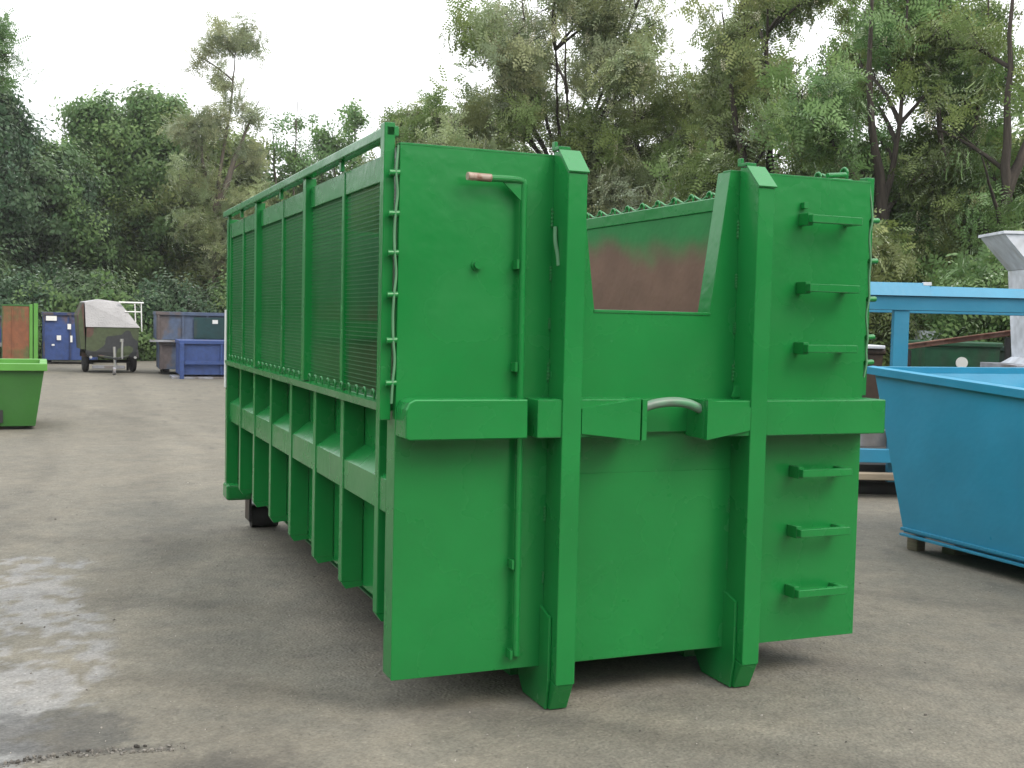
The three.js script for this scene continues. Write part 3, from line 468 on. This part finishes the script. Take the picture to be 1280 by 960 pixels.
// one spray: a twig with leaves; leaflet = folded lozenge
function sprayGeo(seed, kind) {
  const R = rng(seed), pos = [], nor = [], idx = [];
  const leaf = (o, d, n, len, wid) => { // o base, d direction, n face normal
    const s = new THREE.Vector3().crossVectors(d, n).normalize(), i0 = pos.length / 3;
    const p = [o, o.clone().addScaledVector(d, len * 0.45).addScaledVector(s, wid).addScaledVector(n, -wid * 0.25), o.clone().addScaledVector(d, len).addScaledVector(n, -len * 0.12), o.clone().addScaledVector(d, len * 0.45).addScaledVector(s, -wid).addScaledVector(n, -wid * 0.25)];
    for (const q of p) { pos.push(q.x, q.y, q.z); nor.push(n.x, n.y, n.z); }
    idx.push(i0, i0 + 1, i0 + 2, i0, i0 + 2, i0 + 3);
  };
  const rv = () => V(R() - 0.5, R() - 0.5, R() - 0.5);
  if (kind === 'locust') {
    for (let k = 0; k < 8; k++) {
      const o = V(0, 0.05 + k * 0.045, 0).addScaledVector(rv(), 0.04), a = k * 2.4 + R(), d = V(Math.cos(a), 0.15 + 0.3 * R(), Math.sin(a)).normalize();
      let len = 0.22 + 0.08 * R(), n = V(0, 1, 0).addScaledVector(rv(), 0.7).normalize(); n.addScaledVector(d, -n.dot(d)).normalize();
      const s = new THREE.Vector3().crossVectors(d, n);
      for (let q = 0; q < 5; q++) { const t = (q + 0.6) / 5, b = o.clone().addScaledVector(d, len * t).addScaledVector(n, -len * t * t * 0.35); for (const e of [-1, 1]) leaf(b, s.clone().multiplyScalar(e).addScaledVector(d, 0.35).addScaledVector(n, -0.25 * R()).normalize(), n.clone().addScaledVector(rv(), 0.5).normalize(), 0.072 + 0.02 * R(), 0.02); }
      leaf(o.clone().addScaledVector(d, len).addScaledVector(n, -len * 0.35), d, n, 0.075, 0.02);
    }
  } else if (kind === 'broad') {
    for (let k = 0; k < 26; k++) {
      const a = k * 2.4 + R(), o = V(0, 0.02 + k * 0.014, 0).addScaledVector(rv(), 0.12), d = V(Math.cos(a), 0.2 * R() - 0.05, Math.sin(a)).normalize(); o.addScaledVector(d, 0.06 * R() + 0.03);
      const n = V(0, 1, 0).addScaledVector(rv(), 1.0).normalize(); n.addScaledVector(d, -n.dot(d)).normalize();
      leaf(o, d, n, 0.085 + 0.03 * R(), 0.026 + 0.008 * R());
    }
  } else { // hanging blossom raceme
    for (let k = 0; k < 16; k++) { const t = k / 16, a = k * 2.4, d = V(Math.cos(a), -0.5, Math.sin(a)).normalize(), o = V(0, -t * 0.16, 0).addScaledVector(d, 0.005 + 0.012 * (1 - t)); const n = V(0, 0, 1).addScaledVector(rv(), 1).normalize(); n.addScaledVector(d, -n.dot(d)).normalize(); leaf(o, d, n, 0.03, 0.012); }
  }
  const g = new THREE.BufferGeometry(); g.setAttribute('position', new THREE.Float32BufferAttribute(pos, 3)); g.setAttribute('normal', new THREE.Float32BufferAttribute(nor, 3)); g.setIndex(idx); return g;
}
const SPRAY = { locust: sprayGeo(1, 'locust'), broad: sprayGeo(2, 'broad'), blossom: sprayGeo(3, 'blossom') };

class Wood { // tapered tubes gathered into one mesh
  constructor() { this.p = []; this.n = []; this.uv = []; this.i = []; }
  tube(pts, r0, r1, sides = 5) {
    const base = this.p.length / 3, N = pts.length; let ref = V(0.31, 0.2, 0.93), v = 0;
    for (let k = 0; k < N; k++) {
      const t = new THREE.Vector3().subVectors(pts[Math.min(N - 1, k + 1)], pts[Math.max(0, k - 1)]).normalize();
      const a = new THREE.Vector3().crossVectors(t, ref).normalize(), b = new THREE.Vector3().crossVectors(t, a), r = lerp(r0, r1, Math.pow(k / (N - 1), 0.8));
      if (k) v += pts[k].distanceTo(pts[k - 1]);
      for (let s = 0; s <= sides; s++) { const q = s / sides * Math.PI * 2, c = Math.cos(q), e = Math.sin(q), nx = a.x * c + b.x * e, ny = a.y * c + b.y * e, nz = a.z * c + b.z * e; this.p.push(pts[k].x + nx * r, pts[k].y + ny * r, pts[k].z + nz * r); this.n.push(nx, ny, nz); this.uv.push(s / sides * r0 * 6, v); }
    }
    for (let k = 0; k < N - 1; k++) for (let s = 0; s < sides; s++) { const a = base + k * (sides + 1) + s, b = a + sides + 1; this.i.push(a, a + 1, b, a + 1, b + 1, b); }
  }
  geo() { const g = new THREE.BufferGeometry(); g.setAttribute('position', new THREE.Float32BufferAttribute(this.p, 3)); g.setAttribute('normal', new THREE.Float32BufferAttribute(this.n, 3)); g.setAttribute('uv', new THREE.Float32BufferAttribute(this.uv, 2)); g.setIndex(this.i); return g; }
}
const Q = new THREE.Quaternion(), M4 = new THREE.Matrix4(), YA = V(0, 1, 0);
function instances(name, list, geo, mat, parent) {
  const m = new THREE.InstancedMesh(geo, mat, list.length); m.name = name; m.userData.kind = 'stuff'; m.castShadow = m.receiveShadow = true;
  list.forEach((e, k) => { m.setMatrixAt(k, e.m); m.setColorAt(k, e.c); }); parent.add(m); return m;
}
function placeLeaf(list, R, p, d, s, tint, vary) {
  Q.setFromUnitVectors(YA, d.clone().normalize()); const q = Q.clone().multiply(new THREE.Quaternion().setFromAxisAngle(YA, R() * 6.283));
  const f = 1 + vary * (R() - 0.5), w = vary * 0.35 * (R() - 0.5);
  list.push({ m: new THREE.Matrix4().compose(p.clone(), q, V(s, s, s)), c: C(Math.max(0.01, tint[0] * f * (1 + w)), tint[1] * f, Math.max(0.006, tint[2] * f * (1 - w))) });
}
function bend(a, b, sag, R, n = 5) { const out = []; const off = V((R() - 0.5), (R() - 0.3), (R() - 0.5)).multiplyScalar(sag * a.distanceTo(b)); for (let k = 0; k <= n; k++) { const t = k / n, w = Math.sin(t * Math.PI); out.push(a.clone().lerp(b, t).addScaledVector(off, w)); } return out; }
const along = (pts, t) => { const f = Math.min(0.9999, Math.max(0, t)) * (pts.length - 1), k = Math.floor(f); return pts[k].clone().lerp(pts[k + 1], f - k); };

function tree(o) {
  const R = rng(o.seed), t = thing(o.name, o.label, o.category ?? 'tree', [o.x, 0, o.z], 0, o.group);
  const wood = new Wood(), leaves = [], flowers = [], stems = [];
  for (const st of o.stems) { const pts = []; const n = st.length - 1, cv = new THREE.CatmullRomCurve3(st.map((p) => V(p[0], p[1], p[2]))); const N = Math.max(8, n * 5); for (let k = 0; k <= N; k++) { const p = cv.getPoint(k / N); if (k) { p.x += 0.05 * (R() - 0.5); p.z += 0.05 * (R() - 0.5); } pts.push(p); } stems.push(pts); wood.tube(pts, st.r ?? o.r, (st.r1 ?? 0.012), 8); }
  const size = o.size ?? 1, tints = o.tints, kind = o.kind ?? 'locust';
  let total = 0; for (const b of o.blobs) total += b[6];
  for (const [cx, cy, cz, rx, ry, rz, nb, ti] of o.blobs) {
    const c = V(cx, cy, cz), tint = tints[(ti ?? 0) % tints.length];
    let best = null, bd = 1e9; for (const s of stems) for (const p of s) { const hd = Math.hypot(p.x - cx, p.z - cz), dy = p.y - (cy - 0.5 * ry - 0.6 * hd), d = hd + 1.4 * Math.abs(dy); if (d < bd) { bd = d; best = p; } }
    const limb = bend(best, c, 0.12, R, 6), lr = Math.min(0.35 * o.r, 0.02 + 0.012 * nb / 4 + 0.008 * best.distanceTo(c)); wood.tube(limb, lr, 0.02, 6);
    for (let k = 0; k < nb; k++) {
      let e; do e = V(R() * 2 - 1, R() * 2 - 1, R() * 2 - 1); while (e.length() > 1 || e.length() < 0.25);
      e.multiplyScalar(Math.pow(e.length(), -0.35)); const end = V(cx + e.x * rx, cy + e.y * ry, cz + e.z * rz);
      if (end.y < 0.25) end.y = 0.25 + 0.3 * R();
      const st = along(limb, 0.35 + 0.65 * R()), br = bend(st, end, 0.22, R, 5), len = st.distanceTo(end); wood.tube(br, 0.012 + 0.006 * len, 0.005, 4);
      const put = (pts, t0, dens) => { const l = pts[0].distanceTo(pts[pts.length - 1]), m = Math.max(2, Math.round(l * dens)); for (let q = 0; q < m; q++) { const tt = t0 + (1 - t0) * (q + R()) / m, p = along(pts, tt), nx = along(pts, Math.min(0.9999, tt + 0.1)); const d = nx.sub(p).normalize().multiplyScalar(0.6).add(V(R() - 0.5, (R() - 0.5) + (o.droop ?? -0.1), R() - 0.5).multiplyScalar(1.3)); p.addScaledVector(V(R() - 0.5, R() - 0.5, R() - 0.5), 0.16 * size); if (o.holes && fbm(p.x * 1.9 + 31, p.y * 2.1 + p.z * 1.3, o.seed, 2) < o.holes * sstep(o.airy ?? 3, (o.airy ?? 3) + 1.8, p.y)) continue; placeLeaf(leaves, R, p, d, size * (0.75 + 0.5 * R()), tint, o.vary ?? 0.5); } };
      const dens = (o.density ?? 9) / size * (kind === 'locust' ? 0.55 : 0.85); put(br, 0.3, dens);
      const nt = o.twigs ?? 4; for (let q = 0; q < nt; q++) { const a = along(br, 0.25 + 0.7 * R()), dir = V(R() - 0.5, R() - 0.42, R() - 0.5).normalize().multiplyScalar((0.35 + 0.5 * R()) * (o.twig ?? 1)); const tw = bend(a, a.clone().add(dir), 0.15, R, 3); wood.tube(tw, 0.007, 0.003, 3); put(tw, 0.1, dens * 1.3); if (o.bloom && R() < o.bloom) for (let f = 0; f < 3; f++) { const p = along(tw, 0.4 + 0.6 * R()); p.y -= 0.03; p.addScaledVector(V(R() - 0.5, R() - 0.5, R() - 0.5), 0.2); placeLeaf(flowers, R, p, V(0.3 * (R() - 0.5), 1, 0.3 * (R() - 0.5)), 0.9 + 0.5 * R(), [0.5, 0.48, 0.34], 0.25); } }
    }
  }
  const w = new THREE.Mesh(wood.geo(), o.bark ?? barkDark); w.name = o.shrub ? 'stems' : 'trunk'; w.castShadow = w.receiveShadow = true; t.add(w);
  instances(o.shrub ? 'foliage' : 'crown', leaves, SPRAY[kind], leafMat, t);
  if (flowers.length) instances('blossom', flowers, SPRAY.blossom, blossomMat, t);
  tree.count = (tree.count ?? 0) + leaves.length + flowers.length;
  return t;
}
const OLIVE = [[0.185, 0.252, 0.076], [0.218, 0.269, 0.101], [0.151, 0.227, 0.063]], MID = [[0.143, 0.252, 0.084], [0.176, 0.286, 0.092]], DARK = [[0.071, 0.143, 0.067], [0.092, 0.168, 0.071]], PALE = [[0.269, 0.311, 0.168], [0.235, 0.286, 0.126]];
// scatter blobs in a rough crown outline: rows of [height, half-width] from bottom to top
function crown(seed, rows, per, nb, sq = 1, off = [0, 0]) { const R = rng(seed), out = []; for (const [y, hw, s] of rows) for (let k = 0; k < per; k++) { const a = (k + R()) / per * 6.283, q = hw * Math.sqrt(0.15 + 0.85 * R()); const rr = (s ?? 0.9) * (0.75 + 0.5 * R()); out.push([off[0] + q * Math.cos(a), y + (R() - 0.5) * 0.8, off[1] + q * Math.sin(a) * sq, rr, rr * 0.75, rr, nb, Math.floor(R() * 3)]); } return out; }

// far left end of the yard
tree({ name: 'evergreen_tree', label: 'dark green dense tree at the left edge of the picture', seed: 11, x: -3.2, z: -40.5, r: 0.22, stems: [[[0, 0, 0], [0.1, 4, 0], [0, 8.4, 0.1]]], kind: 'broad', size: 1.7, density: 9, tints: DARK, blobs: crown(21, [[1.2, 2.0, 1.1], [2.6, 2.4, 1.2], [4.2, 2.5, 1.2], [5.8, 2.1, 1.1], [7.2, 1.4, 0.9], [8.3, 0.6, 0.6]], 7, 7), group: 'trees at the far end of the yard' });
tree({ name: 'evergreen_tree', label: 'second dark dense tree from the left edge, rounded and lower', seed: 12, x: -0.9, z: -42, r: 0.2, stems: [[[0, 0, 0], [0.1, 3, 0], [-0.2, 7, 0.1]]], kind: 'broad', size: 1.7, density: 8, tints: [DARK[1], MID[0], DARK[0]], blobs: crown(22, [[1.2, 1.8, 1.1], [2.6, 2.0, 1.2], [4.2, 2.0, 1.2], [5.6, 1.7, 1.0], [6.8, 1.0, 0.8]], 6, 7), group: 'trees at the far end of the yard' });
tree({ name: 'bushy_tree', label: 'mid green bushy tree rising behind the camouflage trailer', seed: 13, x: 0.9, z: -43.5, r: 0.2, stems: [[[0, 0, 0], [0.1, 4, 0], [0.2, 8.4, 0.1]]], kind: 'broad', size: 1.6, density: 8, tints: MID, blobs: crown(23, [[1.4, 1.8, 1.1], [3, 2.0, 1.1], [4.8, 2.0, 1.1], [6.6, 1.7, 0.9], [8, 1.0, 0.7], [8.8, 0.6, 0.5]], 6, 7), group: 'trees at the far end of the yard' });
tree({ name: 'bushy_tree', label: 'olive green bushy tree with ragged top right of the trailer', seed: 14, x: 3.0, z: -43.8, r: 0.2, stems: [[[0, 0, 0], [0.1, 4, 0], [0.1, 9, 0.1]]], kind: 'broad', size: 1.6, density: 8, tints: [MID[0], OLIVE[2]], blobs: crown(24, [[1.4, 1.8, 1.1], [3, 2.0, 1.1], [4.8, 2.1, 1.1], [6.6, 1.9, 0.9], [8.2, 1.3, 0.7], [9.2, 0.7, 0.5]], 6, 7), group: 'trees at the far end of the yard' });
tree({ name: 'slender_tree', label: 'tall slender tree with sparse top and visible leaning trunk', seed: 15, x: 4.4, z: -37.4, r: 0.16, stems: [[[0, 0, 0], [0.05, 3, 0], [0.1, 6, 0], [0.5, 9, 0], [0.7, 11.2, 0]], [[0.1, 5.4, 0], [0.8, 7.5, 0], [1.5, 9.3, 0]], [[0.1, 5.2, 0], [-0.4, 6.6, 0], [-0.5, 8, 0]]], kind: 'locust', size: 1.1, density: 3.6, twigs: 3, tints: PALE, bloom: 0.5, vary: 0.5, bark: barkGrey, blobs: [[1.0, 11.3, 0, 0.55, 0.3, 0.5, 5], [0.1, 11.2, 0, 0.6, 0.3, 0.5, 4], [-0.6, 10.6, 0, 0.45, 0.2, 0.4, 2], [0.2, 9.7, 0, 0.5, 0.3, 0.4, 2], [-0.9, 7.9, 0, 0.9, 0.6, 0.8, 8], [0.1, 8.3, 0.2, 0.6, 0.5, 0.6, 4], [1.3, 8.9, 0, 0.5, 0.4, 0.5, 3], [1.3, 7.2, 0, 0.6, 0.4, 0.5, 4], [-0.6, 6.2, 0, 1.2, 0.7, 1, 9, 1], [0.9, 5.4, 0.6, 1.1, 0.8, 0.9, 14, 1], [1.4, 4.4, 0.5, 1.0, 0.7, 0.8, 12], [-0.5, 4.6, 0.6, 0.8, 0.6, 0.8, 9, 1], [0.6, 3.5, 0.4, 0.8, 0.5, 0.7, 7]] });
tree({ name: 'bushy_tree', label: 'olive bushy tree behind the slender leaning trunk', seed: 16, x: 5.3, z: -41.5, r: 0.2, stems: [[[0, 0, 0], [0.1, 4, 0], [0.1, 7.6, 0.1]]], kind: 'broad', size: 1.6, density: 8, tints: OLIVE, blobs: crown(26, [[1.4, 1.8, 1.1], [3, 2.0, 1.1], [4.6, 2.1, 1.1], [6.2, 1.7, 0.9], [7.4, 0.9, 0.7]], 6, 7), group: 'trees at the far end of the yard' });
for (const [i, [x, z, h, l]] of [[7.6, -40.2, 9.9, 'thin bare topped tree left of the two spindly ones above the container rail'], [9.0, -41.6, 9.2, 'spindly tree with upright leafy shoots above the container rail'], [10.2, -41.2, 10.1, 'spindly pointed tree just left of the container corner']].entries())
  tree({ name: 'spindly_tree', label: l, seed: 31 + i, x, z, r: 0.12, stems: [[[0, 0, 0], [0.1, 4, 0], [0.25, h, 0]], [[0.1, 4.5, 0], [-0.5, 6.5, 0], [-0.7, h - 1.2, 0]]], kind: 'broad', size: 1.25, density: i ? 6 : 4, twigs: 2, tints: [MID[0], OLIVE[0]], bark: barkGrey, blobs: [[0.2, h - 0.7, 0, 0.25, 0.8, 0.25, i ? 7 : 3], [-0.6, h - 1.9, 0, 0.25, 0.8, 0.25, i ? 7 : 3], [0.3, h - 2.3, 0, 0.5, 0.8, 0.5, 7], [-0.2, 6.2, 0, 1.1, 0.9, 0.9, 12], [0.3, 5, 0, 1.4, 1, 1.2, 16], [0, 3.6, 0, 1.7, 1, 1.3, 18], [0, 2, 0, 1.7, 1, 1.3, 16]], group: 'spindly trees above the container rail' });
tree({ name: 'slender_tree', label: 'sparse tree top reaching in at the upper left corner', seed: 17, x: -3.35, z: -37.5, r: 0.13, stems: [[[0, 0, 0], [0.1, 5, 0], [0.3, 9.6, 0], [0.5, 10.7, 0]]], kind: 'locust', size: 1.2, density: 5, twigs: 2, tints: MID, bark: barkGrey, blobs: [[0.9, 10.7, 0, 0.45, 0.35, 0.4, 6], [1.1, 10.1, 0, 0.6, 0.25, 0.4, 3], [0.9, 9.2, 0, 0.3, 0.2, 0.3, 2], [-0.4, 9.5, 0, 0.8, 0.8, 0.8, 8]] });

// middle: locust trees in blossom behind the container
tree({ name: 'locust_tree', label: 'rounded locust tree just right of the container corner, lower than its neighbour', seed: 41, holes: 0.36, airy: 4.5, x: 8.9, z: -25.6, r: 0.16, stems: [[[0, 0, 0], [0.1, 2.5, 0], [-0.4, 5.5, 0.1]], [[0.1, 2, 0], [1, 4, 0.2], [1.6, 6.4, 0]]], size: 1.15, density: 9, tints: OLIVE, bloom: 0.35, blobs: crown(42, [[2.6, 2.4, 1], [3.8, 2.5, 1], [4.8, 2.4, 0.9], [5.7, 2.0, 0.8], [6.4, 1.3, 0.6]], 8, 8) });
tree({ name: 'locust_tree', label: 'large blossoming locust tree with fan of thin stems above the container notch', seed: 43, holes: 0.45, airy: 4.6, x: 10.1, z: -20.2, r: 0.24,
  stems: [[[0, 0, 0], [0.05, 2.5, 0], [0, 4.6, 0]], ...[[-2.2, 8.6], [-1.3, 9.4], [-0.6, 9.9], [0.1, 10], [0.7, 9.8], [1.4, 9.2], [2.1, 8.4]].map(([dx, y], i) => Object.assign([[0.02 * i, 4.3, 0.05 * (i % 3)], [dx * 0.3, 5.8, 0.1 * (i % 2)], [dx * 0.75, 7.4, 0.3 * ((i % 3) - 1)], [dx, y, 0.4 * ((i % 3) - 1)]], { r: 0.06, r1: 0.012 }))],
  size: 1.05, density: 8, tints: PALE.concat([OLIVE[0]]), bloom: 0.55, blobs: crown(44, [[3.2, 2.4, 0.9], [4.4, 2.9, 0.9]], 9, 7).concat(crown(45, [[5.3, 3.3, 0.75], [6.1, 3.2, 0.6], [6.9, 3.0, 0.55], [7.7, 2.9, 0.5], [8.5, 2.6, 0.5], [9.2, 2.2, 0.5]], 6, 4)) });
tree({ name: 'locust_tree', label: 'blossoming locust tree between the big fan shaped one and the dark trunks', seed: 47, holes: 0.42, airy: 4.2, x: 12.6, z: -19.4, r: 0.18, stems: [[[0, 0, 0], [0.1, 3, 0], [0.3, 6.6, 0]], [[0.1, 2.5, 0], [-1, 5, 0.2], [-1.2, 7, 0]]], size: 1.05, density: 8, tints: OLIVE.concat(PALE), bloom: 0.4, blobs: crown(48, [[2.6, 2.2, 1], [3.8, 2.3, 1], [4.9, 2.0, 0.8]], 8, 7).concat(crown(148, [[5.8, 1.6, 0.55], [6.7, 1.0, 0.5]], 5, 5)) });
tree({ name: 'locust_tree', label: 'olive locust tree whose airy crown fills the gap above the right front panel', seed: 51, holes: 0.46, airy: 3.6, x: 12.0, z: -14.6, r: 0.16, stems: [[[0, 0, 0], [0.1, 3, 0], [-0.2, 6, 0], [-0.3, 8.2, 0]], [[0.1, 2.8, 0], [-0.9, 5, 0.2], [-1.3, 7.6, 0]]], size: 0.95, density: 9, tints: OLIVE.concat([MID[1]]), bloom: 0.25, blobs: crown(52, [[2.2, 2.0, 0.9], [3.4, 2.2, 0.9], [4.4, 2.1, 0.6]], 8, 5).concat(crown(152, [[5.2, 1.9, 0.5], [6.1, 1.8, 0.5], [7.0, 1.7, 0.45], [7.9, 1.4, 0.45]], 5, 3)) });
// right: dark trunks
tree({ name: 'dark_trunk_tree', label: 'tree with thick dark trunk right behind the ladder corner', seed: 53, holes: 0.46, airy: 2.9, x: 11.5, z: -10.7, r: 0.21, stems: [[[0, 0, 0], [0.05, 2.2, 0], [-0.1, 3.6, 0], [-0.4, 5.2, 0], [-0.55, 8.2, 0]], Object.assign([[-0.02, 3.1, 0], [-0.9, 4.2, 0.1], [-1.9, 5.0, 0.2]], { r: 0.06 }), Object.assign([[-0.1, 3.5, 0], [0.2, 5, 0], [0.25, 7.5, 0]], { r: 0.07 })], size: 0.9, density: 6.5, tints: MID.concat(OLIVE), bloom: 0.15, blobs: [[-1.9, 5.0, 0.2, 0.6, 0.4, 0.5, 6, 1], [-1.3, 4.7, 0.2, 0.5, 0.4, 0.5, 5, 0]].concat(crown(54, [[2.5, 1.6, 0.7], [3.4, 1.8, 0.5]], 6, 4, 0.6, [0.8, -0.9])).concat(crown(154, [[4.3, 1.9, 0.42], [5.0, 2.0, 0.4], [5.8, 1.9, 0.4], [6.6, 1.8, 0.4], [7.4, 1.6, 0.4]], 4, 3, 0.6, [0.95, -1.1])) });
tree({ name: 'dark_trunk_tree', label: 'tree with long thin leaning trunk between the two thicker dark trunks', seed: 55, holes: 0.42, airy: 3, x: 12.95, z: -10.8, r: 0.14, stems: [[[0, 0, 0], [0.0, 2.4, 0], [-0.1, 3.6, 0], [-0.35, 5.4, 0], [-0.5, 8, 0]], Object.assign([[-0.1, 3.6, 0], [0.35, 5.2, 0.1], [0.45, 7.6, 0.2]], { r: 0.06 })], size: 0.9, density: 8, tints: OLIVE, bloom: 0.15, blobs: crown(56, [[2.5, 1.2, 0.7], [3.3, 1.2, 0.5]], 4, 4, 0.7).concat(crown(156, [[4.6, 0.9, 0.35], [5.8, 1.0, 0.35], [7.0, 1.0, 0.35]], 3, 3, 0.6, [0.7, -0.9])) });
tree({ name: 'dark_trunk_tree', label: 'forked dark trunk tree at the upper right edge above the white hopper', seed: 57, holes: 0.46, airy: 2.9, x: 12.5, z: -9.2, r: 0.2, stems: [[[0, 0, 0], [0.0, 2.6, 0], [0.0, 3.6, 0], [-0.02, 5.2, 0], [-0.05, 7.8, 0]], Object.assign([[0.03, 3.8, 0], [0.45, 5.0, 0.1], [0.7, 7.2, 0.1]], { r: 0.1 }), Object.assign([[0, 3.0, 0], [-0.5, 3.6, 0.3], [-1, 4.2, 0.5]], { r: 0.05 })], size: 0.85, density: 6.5, tints: MID.concat([OLIVE[0], PALE[1]]), bloom: 0.2, blobs: crown(58, [[2.4, 1.5, 0.7], [3.2, 1.5, 0.5]], 6, 4, 0.6, [0.7, -0.8]).concat(crown(158, [[4.2, 1.5, 0.4], [5.2, 1.5, 0.4], [6.4, 1.5, 0.4]], 4, 3, 0.6, [0.8, -0.95])) });
tree({ name: 'locust_tree', label: 'leafy locust tree standing behind the dark trunks on the right', seed: 59, x: 15.2, z: -13.6, r: 0.18, stems: [[[0, 0, 0], [0.1, 3, 0], [0, 5, 0]]], size: 1.1, density: 8, tints: OLIVE, bloom: 0.2, blobs: crown(60, [[1.6, 2.6, 1], [3, 2.8, 1], [4.2, 2.6, 0.8]], 8, 6) });

// shrubs along the foot of the trees
const shrubs = [[-2.6, -36.2, 1.3, 1.9, DARK], [-0.9, -36.4, 1.2, 1.8, [MID[0], DARK[1]]], [0.5, -36.3, 1.3, 2.1, [MID[0], DARK[1]]], [2.2, -36.5, 1.2, 1.9, [MID[0], DARK[0]]], [3.6, -36.6, 1.1, 1.8, DARK], [5.6, -36.4, 1.4, 2.4, MID],
  [8.0, -30, 1.6, 2.8, OLIVE], [8.0, -22, 1.5, 3.0, OLIVE], [9.8, -17.2, 1.5, 3.0, OLIVE], [10.4, -14.4, 1.5, 3.1, OLIVE], [11.0, -12.4, 1.3, 3.0, MID], [10.6, -10.2, 1.1, 2.6, OLIVE], [11.9, -8.3, 1.0, 2.3, MID], [13.4, -8.2, 1.3, 2.9, MID], [12.3, -12.6, 1.5, 3.2, DARK], [14.6, -10.6, 1.5, 3.0, OLIVE]];
const shrubWords = ['dark shrub at the far left end of the yard', 'leafy green shrub behind the deep blue container', 'leafy green shrub directly behind the camouflage trailer', 'leafy shrub in the dark gap right of the trailer', 'dark shrub above the slate blue stack', 'green shrub behind the slender leaning trunk', 'olive shrub far back behind the container side', 'olive shrub behind the left front panel', 'olive shrub showing through the container notch', 'olive shrub behind the right hook post', 'green shrub behind the ladder corner of the container', 'olive shrub above the left end of the blue frame', 'green shrub behind the bins and rusty beam', 'green shrub behind the white hopper', 'dark shrub deep between the right hand trunks', 'olive shrub far right beyond the white hopper'];
shrubs.forEach(([x, z, w, h, tt], i) => tree({ name: 'shrub', shrub: true, category: 'shrub', label: shrubWords[i], seed: 801 + i, x, z, r: 0.05, stems: [[[0, 0, 0], [0.2, h * 0.5, 0.1], [0.3, h * 0.8, 0]], [[0.05, 0, 0], [-0.4, h * 0.5, -0.1], [-0.5, h * 0.75, 0]]], kind: i < 6 || i === 14 ? 'broad' : 'locust', size: i < 6 ? 1.45 : 1.1, density: 9, tints: tt, blobs: crown(850 + i, [[h * 0.25, w * 0.8, w * 0.55], [h * 0.55, w * 0.9, w * 0.55], [h * 0.8, w * 0.6, w * 0.45]], 6, 7), group: 'shrubs along the foot of the trees' }));

{ // the wood behind reads as one mass
  const R = rng(991), list = []; const path = [[-9, -47], [1, -49], [9, -46], [13, -36], [14, -28], [16, -23], [18, -18], [19, -12], [22, -7]];
  for (let k = 0; k < 15000; k++) { const s = R() * (path.length - 1), i = Math.floor(s), f = s - i, x = lerp(path[i][0], path[i + 1][0], f) + (R() - 0.5) * 3, z = lerp(path[i][1], path[i + 1][1], f) + (R() - 0.5) * 3; const top = (i < 3 ? 6.2 : 4.6) + 2.2 * (fbm(x * 0.4, z * 0.4, 995, 3) - 0.5) * 2, y = 0.2 + Math.pow(R(), 0.9) * top; placeLeaf(list, R, V(x, y, z), V(R() - 0.5, 0.6 * R(), R() - 0.5), 2.2 + 1.2 * R(), i < 3 ? DARK[1] : OLIVE[2], 0.5); }
  const m = instances('distant_woods', list, SPRAY.broad, leafMat, scene); m.userData = { kind: 'stuff', label: 'dense mass of dark green wood behind the single trees', category: 'woods' };
}
{ // trees that ring the yard behind the photographer and to the left: the glossy sheets mirror them
  const R = rng(1991), list = []; const path = [[-13, -46], [-19, -34], [-22, -20], [-22, -4], [-20, 12], [-14, 24], [-2, 30], [12, 30], [24, 24], [32, 12], [34, -2]];
  for (let k = 0; k < 7000; k++) { const s = R() * (path.length - 1), i = Math.floor(s), f = s - i, x = lerp(path[i][0], path[i + 1][0], f) + (R() - 0.5) * 3, z = lerp(path[i][1], path[i + 1][1], f) + (R() - 0.5) * 3; const top = 6.3 + 3 * (fbm(x * 0.3, z * 0.3, 1995, 3) - 0.5) * 2, y = 0.2 + Math.pow(R(), 0.9) * top; placeLeaf(list, R, V(x, y, z), V(R() - 0.5, 0.6 * R(), R() - 0.5), 4.2 + 2 * R(), MID[0], 0.5); }
  const m = instances('surrounding_woods', list, SPRAY.broad, leafMat, scene); m.userData = { kind: 'stuff', label: 'belt of trees ringing the yard behind the viewpoint', category: 'woods' };
}
console.log('leaf sprays', tree.count);

/* ---------------------------------------------------------------- grit and crumbs on the paving */
{
  const R = rng(77), g = new THREE.IcosahedronGeometry(1, 0), list = [];
  const add = (x, z, s, f) => { const q = new THREE.Quaternion().setFromEuler(new THREE.Euler(R() * 6, R() * 6, R() * 6)); list.push({ m: new THREE.Matrix4().compose(V(x, s * 0.35, z), q, V(s * (0.8 + 0.6 * R()), s * (0.5 + 0.3 * R()), s * (0.8 + 0.6 * R()))), c: C(0.24 * f, 0.225 * f, 0.2 * f) }); };
  for (let k = 0; k < 2600; k++) { const x = -3.4 + 9 * R(), z = -7 + 10 * R(); add(x, z, 0.002 + 0.005 * Math.pow(R(), 4), 0.4 + 1.1 * R()); }
  for (let k = 0; k < 420; k++) { const x = -2.4 + 1.6 * R(), z = 0.0 + 0.05 * Math.sin(x * 6) + 0.07 * (R() - 0.5) - 0.12 * (x + 1.2); add(x, z, 0.003 + 0.009 * Math.pow(R(), 4), 0.2 + 0.7 * R()); }
  const m = instances('loose_grit', list, g, new THREE.MeshStandardMaterial({ color: C(1, 1, 1), roughness: 0.95 }), scene); m.userData = { kind: 'stuff', label: 'loose grit and small stones scattered on the paving', category: 'grit' };
}

/* ---------------------------------------------------------------- light haze */
scene.fog = new THREE.FogExp2(0xf2f4f6, 0.0005);
renderer.render(scene, camera);
